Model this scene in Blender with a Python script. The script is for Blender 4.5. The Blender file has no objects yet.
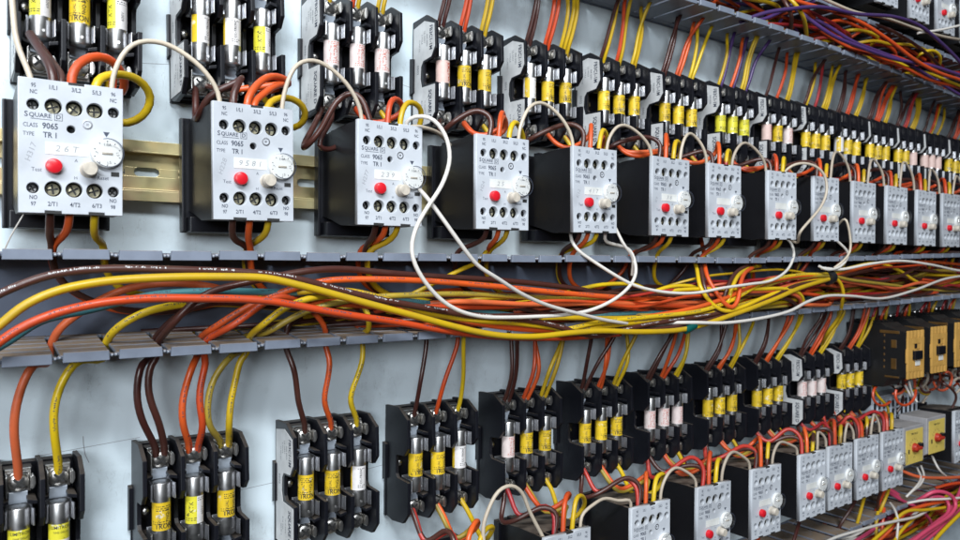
import bpy, bmesh, math, random
from mathutils import Vector, Matrix
R = random.Random(7)
PI = math.pi
sc = bpy.context.scene
COL = bpy.data.collections.new("Panel"); sc.collection.children.link(COL)

# ------------------------------------------------------------------ coordinates
# millimetres: x runs along the mounting panel, p stands out from it, z is up; the camera is 480 mm in front of the panel
YAW, PIT, ROL, FPX, CAMD = .6149, -.0103, -.0047, 750.7, 480.0
def P(px, py, d):
    """photo pixel seen at distance d from the camera plane -> (x, p, z)"""
    a = (px-480)/FPX; b = (270-py)/FPX
    c, s = math.cos(ROL), math.sin(ROL); a, b = a*c+b*s, -a*s+b*c
    cp, sp = math.cos(PIT), math.sin(PIT); fw = cp-b*sp; up = sp+b*cp; rt = a
    c, s = math.cos(YAW), math.sin(YAW); x = fw*s+rt*c; y = fw*c-rt*s; t = d/y
    return (x*t, CAMD-d, up*t)
def lerp(tab, x):
    if x <= tab[0][0]: return tab[0][1]
    for (a, u), (b, v) in zip(tab, tab[1:]):
        if x <= b: return u+(v-u)*(x-a)/(b-a)
    (a, u), (b, v) = tab[-2:]
    return v+(v-u)*(x-b)/(b-a)

# ------------------------------------------------------------------ materials
def newmat(name):
    m = bpy.data.materials.new(name); m.use_nodes = True
    nt = m.node_tree; b = nt.nodes["Principled BSDF"]
    return m, nt, b
def S(b, **k):
    for n, v in k.items():
        n = n.replace('_', ' ')
        b.inputs[n].default_value = v
def noise(nt, scale, detail=4, rough=.55, coord='Object'):
    tc = nt.nodes.new("ShaderNodeTexCoord"); n = nt.nodes.new("ShaderNodeTexNoise")
    n.inputs['Scale'].default_value = scale; n.inputs['Detail'].default_value = detail; n.inputs['Roughness'].default_value = rough
    nt.links.new(tc.outputs[coord], n.inputs['Vector']); return n
def ramp(nt, src, a, b, ca=(0,0,0,1), cb=(1,1,1,1)):
    r = nt.nodes.new("ShaderNodeValToRGB"); r.color_ramp.elements[0].position = a; r.color_ramp.elements[1].position = b
    r.color_ramp.elements[0].color = ca; r.color_ramp.elements[1].color = cb
    nt.links.new(src, r.inputs[0]); return r
def mixc(nt, fac, a, b, mode='MIX'):
    m = nt.nodes.new("ShaderNodeMix"); m.data_type = 'RGBA'; m.blend_type = mode
    if isinstance(fac, (int, float)): m.inputs[0].default_value = fac
    else: nt.links.new(fac, m.inputs[0])
    for i, v in ((6, a), (7, b)):
        if isinstance(v, tuple): m.inputs[i].default_value = v
        else: nt.links.new(v, m.inputs[i])
    return m.outputs[2]
def math2(nt, op, a, b=None, c=None):
    m = nt.nodes.new("ShaderNodeMath"); m.operation = op
    for i, v in enumerate((a, b, c)):
        if v is None: continue
        if isinstance(v, (int, float)): m.inputs[i].default_value = v
        else: nt.links.new(v, m.inputs[i])
    return m.outputs[0]
def bump(nt, b, src, dist, strength=1.0):
    n = nt.nodes.new("ShaderNodeBump"); n.inputs['Distance'].default_value = dist; n.inputs['Strength'].default_value = strength
    nt.links.new(src, n.inputs['Height']); nt.links.new(n.outputs[0], b.inputs['Normal'])
def c4(r, g, b): return (r, g, b, 1)

def plastic(name, col, rough=.4, dust=0.0, dustcol=(.16,.125,.095), grime=.25, nscale=60, spec=.5):
    """moulded plastic with faint uneven grime; settled dust lies on what faces up"""
    m, nt, b = newmat(name); S(b, Roughness=rough); b.inputs['Specular IOR Level'].default_value = spec
    n = noise(nt, nscale, 6); f = ramp(nt, n.outputs[0], .35, .75)
    col = c4(*col); dark = tuple(x*(1-grime) for x in col[:3])+(1,)
    out = mixc(nt, f.outputs[0], col, dark)
    if dust > 0:
        g = nt.nodes.new("ShaderNodeNewGeometry"); sp = nt.nodes.new("ShaderNodeSeparateXYZ"); nt.links.new(g.outputs['Normal'], sp.inputs[0])
        up = ramp(nt, sp.outputs[2], .45, .95)
        n2 = noise(nt, 140, 5); nf = ramp(nt, n2.outputs[0], .3, .6, c4(.45,.45,.45))
        k = math2(nt, 'MULTIPLY', up.outputs[0], nf.outputs[0]); k = math2(nt, 'MULTIPLY', k, dust)
        out = mixc(nt, k, out, c4(*dustcol))
        rr = math2(nt, 'MULTIPLY_ADD', k, .9-rough, rough); nt.links.new(rr, b.inputs['Roughness'])
    else:
        rr = math2(nt, 'MULTIPLY_ADD', n.outputs[0], .25, rough-.1); nt.links.new(rr, b.inputs['Roughness'])
    nt.links.new(out, b.inputs['Base Color'])
    n3 = noise(nt, 900, 2); bump(nt, b, n3.outputs[0], .00004, .35)
    return m
def metal(name, col, rough=.28, var=.25, ns=180):
    m, nt, b = newmat(name); S(b, Metallic=1.0)
    n = noise(nt, ns, 5); f = ramp(nt, n.outputs[0], .3, .7)
    nt.links.new(mixc(nt, f.outputs[0], c4(*col), tuple(x*(1-var) for x in col)+(1,)), b.inputs['Base Color'])
    nt.links.new(math2(nt, 'MULTIPLY_ADD', n.outputs[0], .3, rough-.15), b.inputs['Roughness'])
    bump(nt, b, n.outputs[0], .00008, .5)
    return m
def wiremat(name, col, rough=.36, dirt=.25):
    """PVC insulation: tone drifts a little from wire to wire, grubby patches along its length"""
    m, nt, b = newmat(name); S(b, Roughness=rough)
    oi = nt.nodes.new("ShaderNodeObjectInfo")
    n = noise(nt, 45, 5, .65); n.noise_dimensions = '3D'
    hs = nt.nodes.new("ShaderNodeHueSaturation"); hs.inputs['Color'].default_value = c4(*col)
    nt.links.new(math2(nt, 'MULTIPLY_ADD', oi.outputs['Random'], .009, .4965), hs.inputs['Hue'])
    nt.links.new(math2(nt, 'MULTIPLY_ADD', oi.outputs['Random'], .35, .8), hs.inputs['Value'])
    f = ramp(nt, n.outputs[0], .42, .78)
    k = math2(nt, 'MULTIPLY', f.outputs[0], dirt)
    nt.links.new(mixc(nt, k, hs.outputs[0], c4(.05,.035,.025)), b.inputs['Base Color'])
    nt.links.new(math2(nt, 'MULTIPLY_ADD', f.outputs[0], .25, rough), b.inputs['Roughness'])
    return m

M = {}
M['black'] = plastic('black phenolic', (.0065,.007,.0105), .38, .6, (.10,.078,.06), spec=.4)
M['black_gloss'] = plastic('relay black', (.007,.007,.009), .42, .75, (.15,.118,.09))
M['ink'] = plastic('printing ink', (.045,.055,.085), .6)
M['blackink'] = plastic('black ink', (.02,.02,.02), .6)
M['redink'] = plastic('red ink', (.55,.07,.03), .6)
M['pencil'] = plastic('pencil', (.30,.31,.34), .6)
M['face'] = plastic('relay face grey', (.50,.522,.562), .42, .3, (.2,.17,.13), .22, 55)
def tone(mat, lo, span):
    nt = mat.node_tree; b = nt.nodes['Principled BSDF']; src = b.inputs['Base Color'].links[0].from_socket
    oi = nt.nodes.new('ShaderNodeObjectInfo'); hs = nt.nodes.new('ShaderNodeHueSaturation'); nt.links.new(src, hs.inputs['Color'])
    nt.links.new(math2(nt, 'MULTIPLY_ADD', oi.outputs['Random'], span, lo), hs.inputs['Value']); nt.links.new(hs.outputs[0], b.inputs['Base Color'])
tone(M['face'], .96, .16)
M['strip'] = plastic('paper strip', (.69,.69,.66), .6, 0, grime=.22, nscale=160)
M['red'] = plastic('red button', (.62,.012,.022), .3, 0, grime=.2)
M['beige'] = plastic('beige knob', (.56,.50,.42), .42, 0, grime=.4, nscale=220)
M['dialwhite'] = plastic('dial white', (.80,.80,.78), .35, 0, grime=.1)
M['label'] = plastic('foil label', (.60,.60,.60), .45, 0, grime=.2, nscale=120)
M['duct'] = plastic('duct grey pvc', (.195,.222,.280), .42, 1.25, (.20,.145,.10), .25, 70)
M['duct_in'] = plastic('duct inside pvc', (.15,.18,.25), .45, .5, (.13,.10,.08), .3, 50)
M['knobtip'] = plastic('broken pvc tip', (.42,.44,.48), .6)
M['cap'] = metal('fuse cap nickel', (.66,.65,.64), .36, .35, 260)
M['screw'] = metal('plated screw', (.72,.70,.67), .34, .45, 600)
M['clip'] = metal('tinned clip', (.68,.69,.73), .38, .25)
M['tongue'] = plastic('milky clip tongue', (.42,.47,.54), .3, 0, grime=.25)
M['brass'] = metal('brass screw', (.92,.84,.58), .38, .5, 500)
M['yellow_lab'] = plastic('fuse yellow', (.70,.47,.02), .42, 0, grime=.18, nscale=200)
def scuff(mat, amount=.62, thr=.60, col=(.72,.70,.64)):
    """paper worn through in patches with a shape of its own"""
    nt = mat.node_tree; b = nt.nodes['Principled BSDF']; src = b.inputs['Base Color'].links[0].from_socket
    oi = nt.nodes.new('ShaderNodeObjectInfo'); tc = nt.nodes.new('ShaderNodeTexCoord'); ad = nt.nodes.new('ShaderNodeVectorMath'); ad.operation = 'ADD'
    nt.links.new(tc.outputs['Object'], ad.inputs[0]); nt.links.new(oi.outputs['Random'], ad.inputs[1])
    n = nt.nodes.new('ShaderNodeTexNoise'); n.inputs['Scale'].default_value = 170; n.inputs['Detail'].default_value = 5; n.inputs['Roughness'].default_value = .7; nt.links.new(ad.outputs[0], n.inputs['Vector'])
    k = math2(nt, 'MULTIPLY', ramp(nt, n.outputs[0], thr, thr+.04).outputs[0], amount)
    c = mixc(nt, k, src, c4(*col))
    n2 = nt.nodes.new('ShaderNodeTexNoise'); n2.inputs['Scale'].default_value = 320; n2.inputs['Detail'].default_value = 3; nt.links.new(ad.outputs[0], n2.inputs['Vector'])
    c = mixc(nt, math2(nt, 'MULTIPLY', ramp(nt, n2.outputs[0], .66, .70).outputs[0], .75), c, c4(.05,.04,.03)); nt.links.new(c, b.inputs['Base Color'])
scuff(M['yellow_lab']); tone(M['yellow_lab'], .82, .28)
M['lime_lab'] = plastic('fuse lime yellow', (.64,.57,.035), .42, 0, grime=.15, nscale=200)
scuff(M['lime_lab'])
M['white_lab'] = plastic('fuse white', (.70,.67,.66), .45, 0, grime=.15, nscale=240)
M['pink_lab'] = plastic('fuse salmon paper', (.66,.47,.42), .5, 0, grime=.2, nscale=200)
M['tan'] = plastic('contactor tan', (.62,.345,.085), .45, .1, grime=.25)
M['deepblack'] = plastic('contactor black', (.010,.010,.011), .38, .12)
M['palepink'] = plastic('fuse pinkish paper', (.68,.575,.55), .5, 0, grime=.22, nscale=200)
M['amber'] = plastic('contactor amber side', (.10,.05,.012), .4, .2, grime=.4)
M['box_grey'] = plastic('timer grey', (.36,.35,.36), .45, .4, (.26,.22,.19))
M['timer_yellow'] = plastic('timer yellow', (.72,.54,.12), .45)
M['darkred'] = plastic('dark red knob', (.42,.03,.015), .4)
M['term'] = plastic('terminal block grey', (.52,.56,.62), .45, .2)
M['tie'] = plastic('tie black', (.012,.013,.015), .4)
M['tape'] = plastic('teal tape', (.0,.075,.065), .35)
m, nt, b = newmat('clear dial cover'); 
tr = nt.nodes.new('ShaderNodeBsdfTransparent'); tr.inputs[0].default_value = c4(.97,.97,.97); gl = nt.nodes.new('ShaderNodeBsdfGlossy'); gl.inputs['Roughness'].default_value = .08
mx = nt.nodes.new('ShaderNodeMixShader'); mx.inputs[0].default_value = .10; nt.links.new(tr.outputs[0], mx.inputs[1]); nt.links.new(gl.outputs[0], mx.inputs[2])
nt.links.new(mx.outputs[0], nt.nodes['Material Output'].inputs[0]); M['clear'] = m
m, nt, b = newmat('iridescent yellow zinc'); S(b, Metallic=.8)
n = noise(nt, 22, 3); r = ramp(nt, n.outputs[0], .3, .72, c4(.84,.61,.27), c4(.76,.47,.30)); e = r.color_ramp.elements.new(.5); e.color = c4(.72,.63,.34)
nt.links.new(r.outputs[0], b.inputs['Base Color']); nt.links.new(math2(nt, 'MULTIPLY_ADD', noise(nt, 120, 5).outputs[0], .3, .22), b.inputs['Roughness']); M['zinc'] = m
# painted steel mounting panel: grimy smudges, scuffs, fine scratches
m, nt, b = newmat('painted panel'); S(b, Roughness=.4)
n1 = noise(nt, 5, 5); n2 = noise(nt, 26, 8, .7); n3 = noise(nt, 240, 3)
base = mixc(nt, ramp(nt, n1.outputs[0], .3, .7).outputs[0], c4(.60,.70,.76), c4(.70,.785,.83))
base = mixc(nt, math2(nt, 'MULTIPLY', ramp(nt, n2.outputs[0], .5, .78).outputs[0], .42), base, c4(.27,.29,.30))
base = mixc(nt, math2(nt, 'MULTIPLY', ramp(nt, n3.outputs[0], .70, .80).outputs[0], .35), base, c4(.16,.16,.16))
tc = nt.nodes.new("ShaderNodeTexCoord"); mp = nt.nodes.new("ShaderNodeMapping"); mp.inputs['Scale'].default_value = (14, 1, 3); mp.inputs['Rotation'].default_value = (0, .5, 0)
nt.links.new(tc.outputs['Object'], mp.inputs[0]); wv = nt.nodes.new("ShaderNodeTexNoise"); wv.inputs['Scale'].default_value = 9; wv.inputs['Detail'].default_value = 9; nt.links.new(mp.outputs[0], wv.inputs['Vector'])
sl = ramp(nt, wv.outputs[0], .495, .5); s2 = ramp(nt, wv.outputs[0], .5, .505); ln = math2(nt, 'SUBTRACT', sl.outputs[0], s2.outputs[0])
ln = math2(nt, 'MULTIPLY', ln, ramp(nt, n2.outputs[0], .52, .56).outputs[0])
base = mixc(nt, math2(nt, 'MULTIPLY', ln, .35), base, c4(.2,.22,.23))
nt.links.new(base, b.inputs['Base Color']); nt.links.new(math2(nt, 'MULTIPLY_ADD', n2.outputs[0], .35, .22), b.inputs['Roughness'])
bump(nt, b, n3.outputs[0], .00005, .3); M['panel'] = m

WC = {
 'brown':  wiremat('wire brown', (.060,.018,.014), .30, .3),
 'orange': wiremat('wire orange', (.61,.075,.014), .34, .25),
 'yellow': wiremat('wire yellow', (.60,.39,.010), .34, .25),
 'white':  wiremat('wire white', (.66,.62,.57), .36, .15),
 'beige':  wiremat('wire beige', (.50,.42,.33), .38, .2),
 'teal':   wiremat('wire teal', (.045,.15,.165), .32, .25),
 'purple': wiremat('wire purple', (.06,.028,.125), .36, .25),
 'pink':   wiremat('wire pink', (.52,.055,.13), .36, .15),
 'red':    wiremat('wire red', (.38,.02,.02), .36, .2),
 'olive':  wiremat('wire olive yellow', (.36,.25,.03), .36, .45),
 'salmon': wiremat('wire faded orange', (.58,.10,.035), .40, .3),
}

# ------------------------------------------------------------------ mesh building (x, p, z in mm)
class MB:
    def __init__(s): s.v = []; s.f = []; s.mi = []
    def add(s, vs, fs, mi=0):
        o = len(s.v); s.v += [tuple(v) for v in vs]; s.f += [tuple(i+o for i in f) for f in fs]; s.mi += [mi]*len(fs)
    def box(s, x0, x1, p0, p1, z0, z1, mi=0):
        s.add([(x, p, z) for x in (x0, x1) for p in (p0, p1) for z in (z0, z1)],
              [(0,1,3,2),(4,6,7,5),(0,4,5,1),(2,3,7,6),(0,2,6,4),(1,5,7,3)], mi)
    def prism(s, poly, axis, a0, a1, mi=0):
        """poly in the two other axes, swept along axis ('x': poly is (p,z); 'p': (x,z); 'z': (x,p))"""
        n = len(poly)
        f = {'x': lambda q, a: (a, q[0], q[1]), 'p': lambda q, a: (q[0], a, q[1]), 'z': lambda q, a: (q[0], q[1], a)}[axis]
        s.add([f(q, a0) for q in poly]+[f(q, a1) for q in poly], [tuple(range(n)), tuple(range(2*n-1, n-1, -1))]+[(i, (i+1) % n, n+(i+1) % n, n+i) for i in range(n)], mi)
    def cyl(s, c, axis, r, a0, a1, n=24, r2=None, mi=0, caps=True):
        r2 = r if r2 is None else r2
        def pt(a, rr, t):
            u, w = rr*math.cos(t), rr*math.sin(t)
            return {'p': (c[0]+u, a, c[1]+w), 'z': (c[0]+u, c[1]+w, a), 'x': (a, c[0]+u, c[1]+w)}[axis]
        vs = [pt(a0, r, 2*PI*i/n) for i in range(n)]+[pt(a1, r2, 2*PI*i/n) for i in range(n)]
        fs = [(i, (i+1) % n, n+(i+1) % n, n+i) for i in range(n)]
        if caps: fs += [tuple(range(n)), tuple(range(2*n-1, n-1, -1))]
        s.add(vs, fs, mi)
    def lathe(s, c, axis, prof, n=24, mi=0):
        """prof: (radius, height along axis)"""
        def pt(a, rr, t):
            u, w = rr*math.cos(t), rr*math.sin(t)
            return {'p': (c[0]+u, a, c[1]+w), 'z': (c[0]+u, c[1]+w, a), 'x': (a, c[0]+u, c[1]+w)}[axis]
        vs = []; fs = []
        for (r, a) in prof: vs += [pt(a, max(r, .001), 2*PI*i/n) for i in range(n)]
        for k in range(len(prof)-1): fs += [(k*n+i, k*n+(i+1) % n, (k+1)*n+(i+1) % n, (k+1)*n+i) for i in range(n)]
        fs += [tuple(range(n)), tuple(range(len(vs)-1, len(vs)-n-1, -1))]
        s.add(vs, fs, mi)
    def mesh(s, name, mats, bev=0, seg=1, smooth=False, recalc=True):
        me = bpy.data.meshes.new(name)
        me.from_pydata([(x*.001, -p*.001, z*.001) for x, p, z in s.v], [], s.f)
        for mt in mats: me.materials.append(mt)
        me.polygons.foreach_set('material_index', s.mi)
        bm = bmesh.new(); bm.from_mesh(me)
        if recalc: bmesh.ops.recalc_face_normals(bm, faces=bm.faces)
        if bev:
            bm.normal_update()
            ed = [e for e in bm.edges if len(e.link_faces) == 2 and e.calc_face_angle(0) > .6]
            bmesh.ops.bevel(bm, geom=ed, offset=bev*.001, segments=seg, affect='EDGES', profile=.6, clamp_overlap=True)
        if smooth:
            for f in bm.faces: f.smooth = True
            for e in bm.edges:
                if len(e.link_faces) == 2 and e.calc_face_angle(0) > .7: e.smooth = False
        bm.to_mesh(me); bm.free(); return me

def obj(name, data, parent=None, label=None, cat=None, group=None, kind=None, loc=None):
    o = bpy.data.objects.new(name, data); COL.objects.link(o)
    if parent: o.parent = parent
    if loc: o.location = (loc[0]*.001, -loc[1]*.001, loc[2]*.001)
    for k, v in (('label', label), ('category', cat), ('group', group), ('kind', kind)):
        if v: o[k] = v
    return o
def kids(o): return [c for c in COL.objects if c.parent == o]
def copy_tree(tree, parent=None):
    """tree = (object, [subtrees])"""
    o, ch = tree; c = o.copy(); COL.objects.link(c)
    c.parent = parent
    return (c, [copy_tree(t, c) for t in ch])

_tc = {}
def text2d(s, size, align='CENTER', bold=0.0):
    """flat outlines of a string: vertices (u, v) and faces, mm"""
    k = (s, size, align, bold)
    if k in _tc: return _tc[k]
    cu = bpy.data.curves.new('t', 'FONT'); cu.body = s; cu.size = size; cu.align_x = align; cu.align_y = 'CENTER'; cu.resolution_u = 2; cu.offset = bold
    o = bpy.data.objects.new('t', cu); sc.collection.objects.link(o)
    dg = bpy.context.evaluated_depsgraph_get(); dg.update(); me = o.evaluated_get(dg).to_mesh()
    res = ([(v.co.x, v.co.y) for v in me.vertices], [tuple(p.vertices) for p in me.polygons])
    o.evaluated_get(dg).to_mesh_clear(); bpy.data.objects.remove(o); bpy.data.curves.remove(cu)
    _tc[k] = res; return res
def put_text(mb, s, size, f, align='CENTER', bold=0.0, rot=0.0, sx=1.0, mi=0):
    vs, fs = text2d(s, size, align, bold); c, n = math.cos(rot), math.sin(rot)
    mb.add([f(u*sx*c-v*n, u*sx*n+v*c) for u, v in vs], fs, mi)

def smooth_path(pts, step=3.5):
    """centripetal Catmull-Rom through pts, resampled"""
    p = [Vector(q) for q in pts]
    if len(p) == 2: p = [p[0], (p[0]+p[1])/2, p[1]]
    p = [p[0]*2-p[1]]+p+[p[-1]*2-p[-2]]
    out = []
    for i in range(1, len(p)-2):
        a, b, c, d = p[i-1:i+3]
        t0 = 0; t1 = max((b-a).length, 1e-3)**.5; t2 = t1+max((c-b).length, 1e-3)**.5; t3 = t2+max((d-c).length, 1e-3)**.5
        n = max(2, int((c-b).length/step))
        for k in range(n):
            t = t1+(t2-t1)*k/n
            A1 = a*((t1-t)/(t1-t0))+b*((t-t0)/(t1-t0)); A2 = b*((t2-t)/(t2-t1))+c*((t-t1)/(t2-t1)); A3 = c*((t3-t)/(t3-t2))+d*((t-t2)/(t3-t2))
            B1 = A1*((t2-t)/(t2-t0))+A2*((t-t0)/(t2-t0)); B2 = A2*((t3-t)/(t3-t1))+A3*((t-t1)/(t3-t1))
            out.append(B1*((t2-t)/(t2-t1))+B2*((t-t1)/(t2-t1)))
    out.append(p[-2].copy())
    for _ in range(2):
        out = [out[0]]+[out[i]*.5+(out[i-1]+out[i+1])*.25 for i in range(1, len(out)-1)]+[out[-1]]
    return out
def tube(path, r, n=10):
    mb = MB(); k = len(path); T = [(path[min(i+1, k-1)]-path[max(i-1, 0)]).normalized() for i in range(k)]
    nrm = T[0].orthogonal().normalized()
    for i in range(k):
        nrm = (nrm-T[i]*nrm.dot(T[i])).normalized(); bi = T[i].cross(nrm)
        for j in range(n):
            a = 2*PI*j/n; v = path[i]+(nrm*math.cos(a)+bi*math.sin(a))*r; mb.v.append(tuple(v))
    for i in range(k-1):
        for j in range(n):
            mb.f.append((i*n+j, i*n+(j+1) % n, (i+1)*n+(j+1) % n, (i+1)*n+j)); mb.mi.append(0)
    mb.f += [tuple(range(n)), tuple(range(k*n-1, k*n-n-1, -1))]; mb.mi += [0, 0]
    return mb
WIRES = []
def wire(pts, color, r, label, group=None, step=3.5, prio=1.0, stamp=None):
    path = smooth_path(pts, step)
    L = 0.0; cy, sy = math.cos(YAW), math.sin(YAW)
    def pr(v):
        d = CAMD-v.y; fw = v.x*sy+d*cy
        return (480+FPX*(v.x*cy-d*sy)/fw, 262-FPX*v.z/fw, fw)
    for a, b_ in zip(path, path[2:][::1]):
        A, B = pr(a), pr(b_)
        if 0 < A[0] < 960 and 0 < A[1] < 540: L += math.hypot(A[0]-B[0], A[1]-B[1])*.5*r*700/A[2]*(.35+a.y/60)
    WIRES.append((L*prio, path, color, r, label, group, stamp))
def stamp_text(path, r, seed, every=34.0):
    """small printed characters repeated along the insulation"""
    mb = MB(); rr = random.Random(seed); s_ = 0; nxt = 12
    for a, b_ in zip(path, path[1:]):
        t = (b_-a); L = t.length; t.normalize(); s_ += L
        up = Vector((0, .85, .5)); nn = (up-t*up.dot(t)).normalized(); bi = t.cross(nn)
        if (s_ % every) < every*.62:
            u = 0
            while u < L-.5:
                w = rr.uniform(.3, .65); h = rr.uniform(.2, .55); c = a+t*u; o = rr.uniform(-.25, .25)
                if rr.random() < .75:
                    qd = []
                    for (dt, db) in ((0,-h),(w,-h),(w,h),(0,h)):
                        an = (db+o)/r; qd.append(tuple(c+t*dt+(nn*math.cos(an)+bi*math.sin(an))*(r+.05)))
                    mb.add(qd, [(0,1,2,3)])
                u += w+rr.uniform(.25, .5)
    return mb
def finish_wires(keep):
    order = sorted(WIRES, key=lambda w: -w[0])
    for n_, (sc_, path, color, r, label, group, stamp) in enumerate(order[:keep]):
        o = obj('wire', tube(path, r).mesh('wire', [WC[color]], smooth=True), None, label, 'wire', group)
        if stamp: obj('printing', stamp_text(path, r, n_).mesh('printing', [M[stamp]], recalc=False), o)
    mb = MB(); cols = list(WC)
    for (sc_, path, color, r, label, group, stamp) in order[keep:]:
        t = tube(path, r, 8); mb.add(t.v, t.f, cols.index(color))
    obj('tangled_wiring', mb.mesh('tangled_wiring', [WC[c] for c in cols], smooth=True), None, 'smallest and most buried wires filling the ducts and the far rows', 'wiring', kind='stuff')
ORD = ['first','second','third','fourth','fifth','sixth','seventh','eighth','ninth','tenth','eleventh','twelfth','thirteenth','fourteenth','fifteenth','sixteenth','seventeenth','eighteenth']

# ------------------------------------------------------------------ rows (mm)
PITCH, SLOT0 = 25.4, 43.2          # duct finger pitch, first slot between fingers
def slot(x, k=0): return SLOT0+PITCH*round((x-SLOT0)/PITCH+k)
SAG = [(0,0),(600,0),(835,4.0),(1004,8.5),(1300,14)]
def z_mid(x): return lerp(SAG, x)                                        # middle duct drifts up at the far end
def z_top(x): return lerp([(400,222),(640,219.5),(800,214.5),(1010,206),(1300,193)], x)   # underside of the top duct
def z_low(x): return lerp([(200,-297),(740,-284),(800,-279),(885,-276),(970,-270),(1031,-264),(1300,-250)], x)
def z_LR(x): return lerp([(160,-206),(350,-199.3),(440,-194.5),(520,-192),(596,-188.5),(672,-186.3),(723,-185.2),(830,-184.2),(1000,-180),(1200,-176)], x)
def z_R(x): return 86.3-max(0, x-800)*.008
XR = [26.3,115.4,201.2,288.3,375.3,460.9,530.9,616.9,692.1,765.0,834.7,903.5,966.5,1031,1096,1160]
XU = [27.4,108.7,191.2,276.8,356.5,436,512,591,665,735,800,866,933,1000,1068,1135]
def zU(x): return 135.3-max(0, x-300)*.006
XL = [-1,87.2,174.5,255.5,337,417,495,575,652,732,810]
def zL(x): return -145.3+(x-83)*.019
XLR = [175,263,350.2,439.7,520,596,672.3,723.5,776.8,830.6]

# ------------------------------------------------------------------ setting: the painted mounting panel
mb = MB(); mb.box(-700, 1700, -2.5, 0, -620, 620); panel = obj('mounting_panel', mb.mesh('mounting_panel', [M['panel']]), kind='structure')
# pencil guide lines ruled on the paint
mb = MB()
for (a, za), (b_, zb_) in (((40,-108.5),(92,-105)), ((136,-147.5),(182,-145)), ((232,-148),(262,-145.4)), ((262,130),(286,126)), ((85,116),(112,119))):
    L = math.hypot(b_-a, zb_-za); nx, nz = -(zb_-za)/L*.16, (b_-a)/L*.16
    mb.add([(a-nx,.05,za-nz),(b_-nx,.05,zb_-nz),(b_+nx,.05,zb_+nz),(a+nx,.05,za+nz)], [(0,1,2,3)])
q = [(62,-100.5),(62.2,-105),(63,-111),(65,-116)]
for (a, za), (b_, zb_) in zip(q, q[1:]): mb.add([(a-.25,.05,za),(b_-.25,.05,zb_),(b_+.2,.05,zb_),(a+.2,.05,za)], [(0,1,2,3)])
obj('pencil_mark', mb.mesh('pencil_mark', [M['pencil']]), panel)

# ------------------------------------------------------------------ DIN rails
def din(z0, x0, x1, label):
    root = obj('din_rail', None, None, label, 'rail'); root.location = (x0*.001, 0, z0*.001)
    L = x1-x0
    # slotted web
    mb = MB(); xs = 0; k0 = (95.3-x0) % 25
    zc = 0.0; hw = 10.5; sh = 2.6
    mb.box(0, L, 2, 3, sh, hw); mb.box(0, L, 2, 3, -hw, -sh)
    x = 0; c = k0
    segs = []
    while c < L:
        segs.append((x, c-7)); x = c+7; c += 25
    segs.append((x, L))
    for a, b_ in segs: mb.box(a, b_, 2, 3, -sh, sh)
    # rounded slot ends
    c = k0
    while c < L:
        for sgn in (-1, 1):
            pl = [(c+sgn*7, sh), (c+sgn*7, -sh)]+[(c+sgn*(7-2.6*(1-math.cos(t)) ) , -sh+ sh*(1-math.sin(PI/2-t)) ) for t in ()]
            for zz in (-1, 1):
                mb.prism([(c+sgn*7.02, zz*sh), (c+sgn*4.8, zz*sh), (c+sgn*5.9, zz*2.1), (c+sgn*6.7, zz*1.2), (c+sgn*7.02, zz*.2)], 'p', 2.01, 2.99)
        c += 25
    for s_ in (-1, 1):
        mb.box(0, L, 2, 9.5, s_*10.5 if s_ > 0 else -11.5, 11.5 if s_ > 0 else -10.5)
        mb.box(0, L, 8.5, 9.5, *( (11.5, 17.5) if s_ > 0 else (-17.5, -11.5)))
    obj('rail_profile', mb.mesh('rail_profile', [M['zinc']], bev=.25, seg=2), root)
    t = MB(); put_text(t, 'DIN', 4.2, lambda u, v: (78-x0+u, 3.05, -1.5+v)); put_text(t, 'GN', 4.2, lambda u, v: (81.5-x0+u, 3.05, 0+v)) if 0 else None
    t = MB(); put_text(t, 'GN', 4.0, lambda u, v: (80.5-x0+u, 3.06, -.5+v)); obj('stamping', t.mesh('stamping', [M['ink']], recalc=False), root)
    return root
din(52.3, -600, 1300, 'gold zinc plated rail with oblong slots behind the upper relay row')
din(-236, -120, 1300, 'gold zinc plated rail hidden behind the lower relay row')

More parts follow.
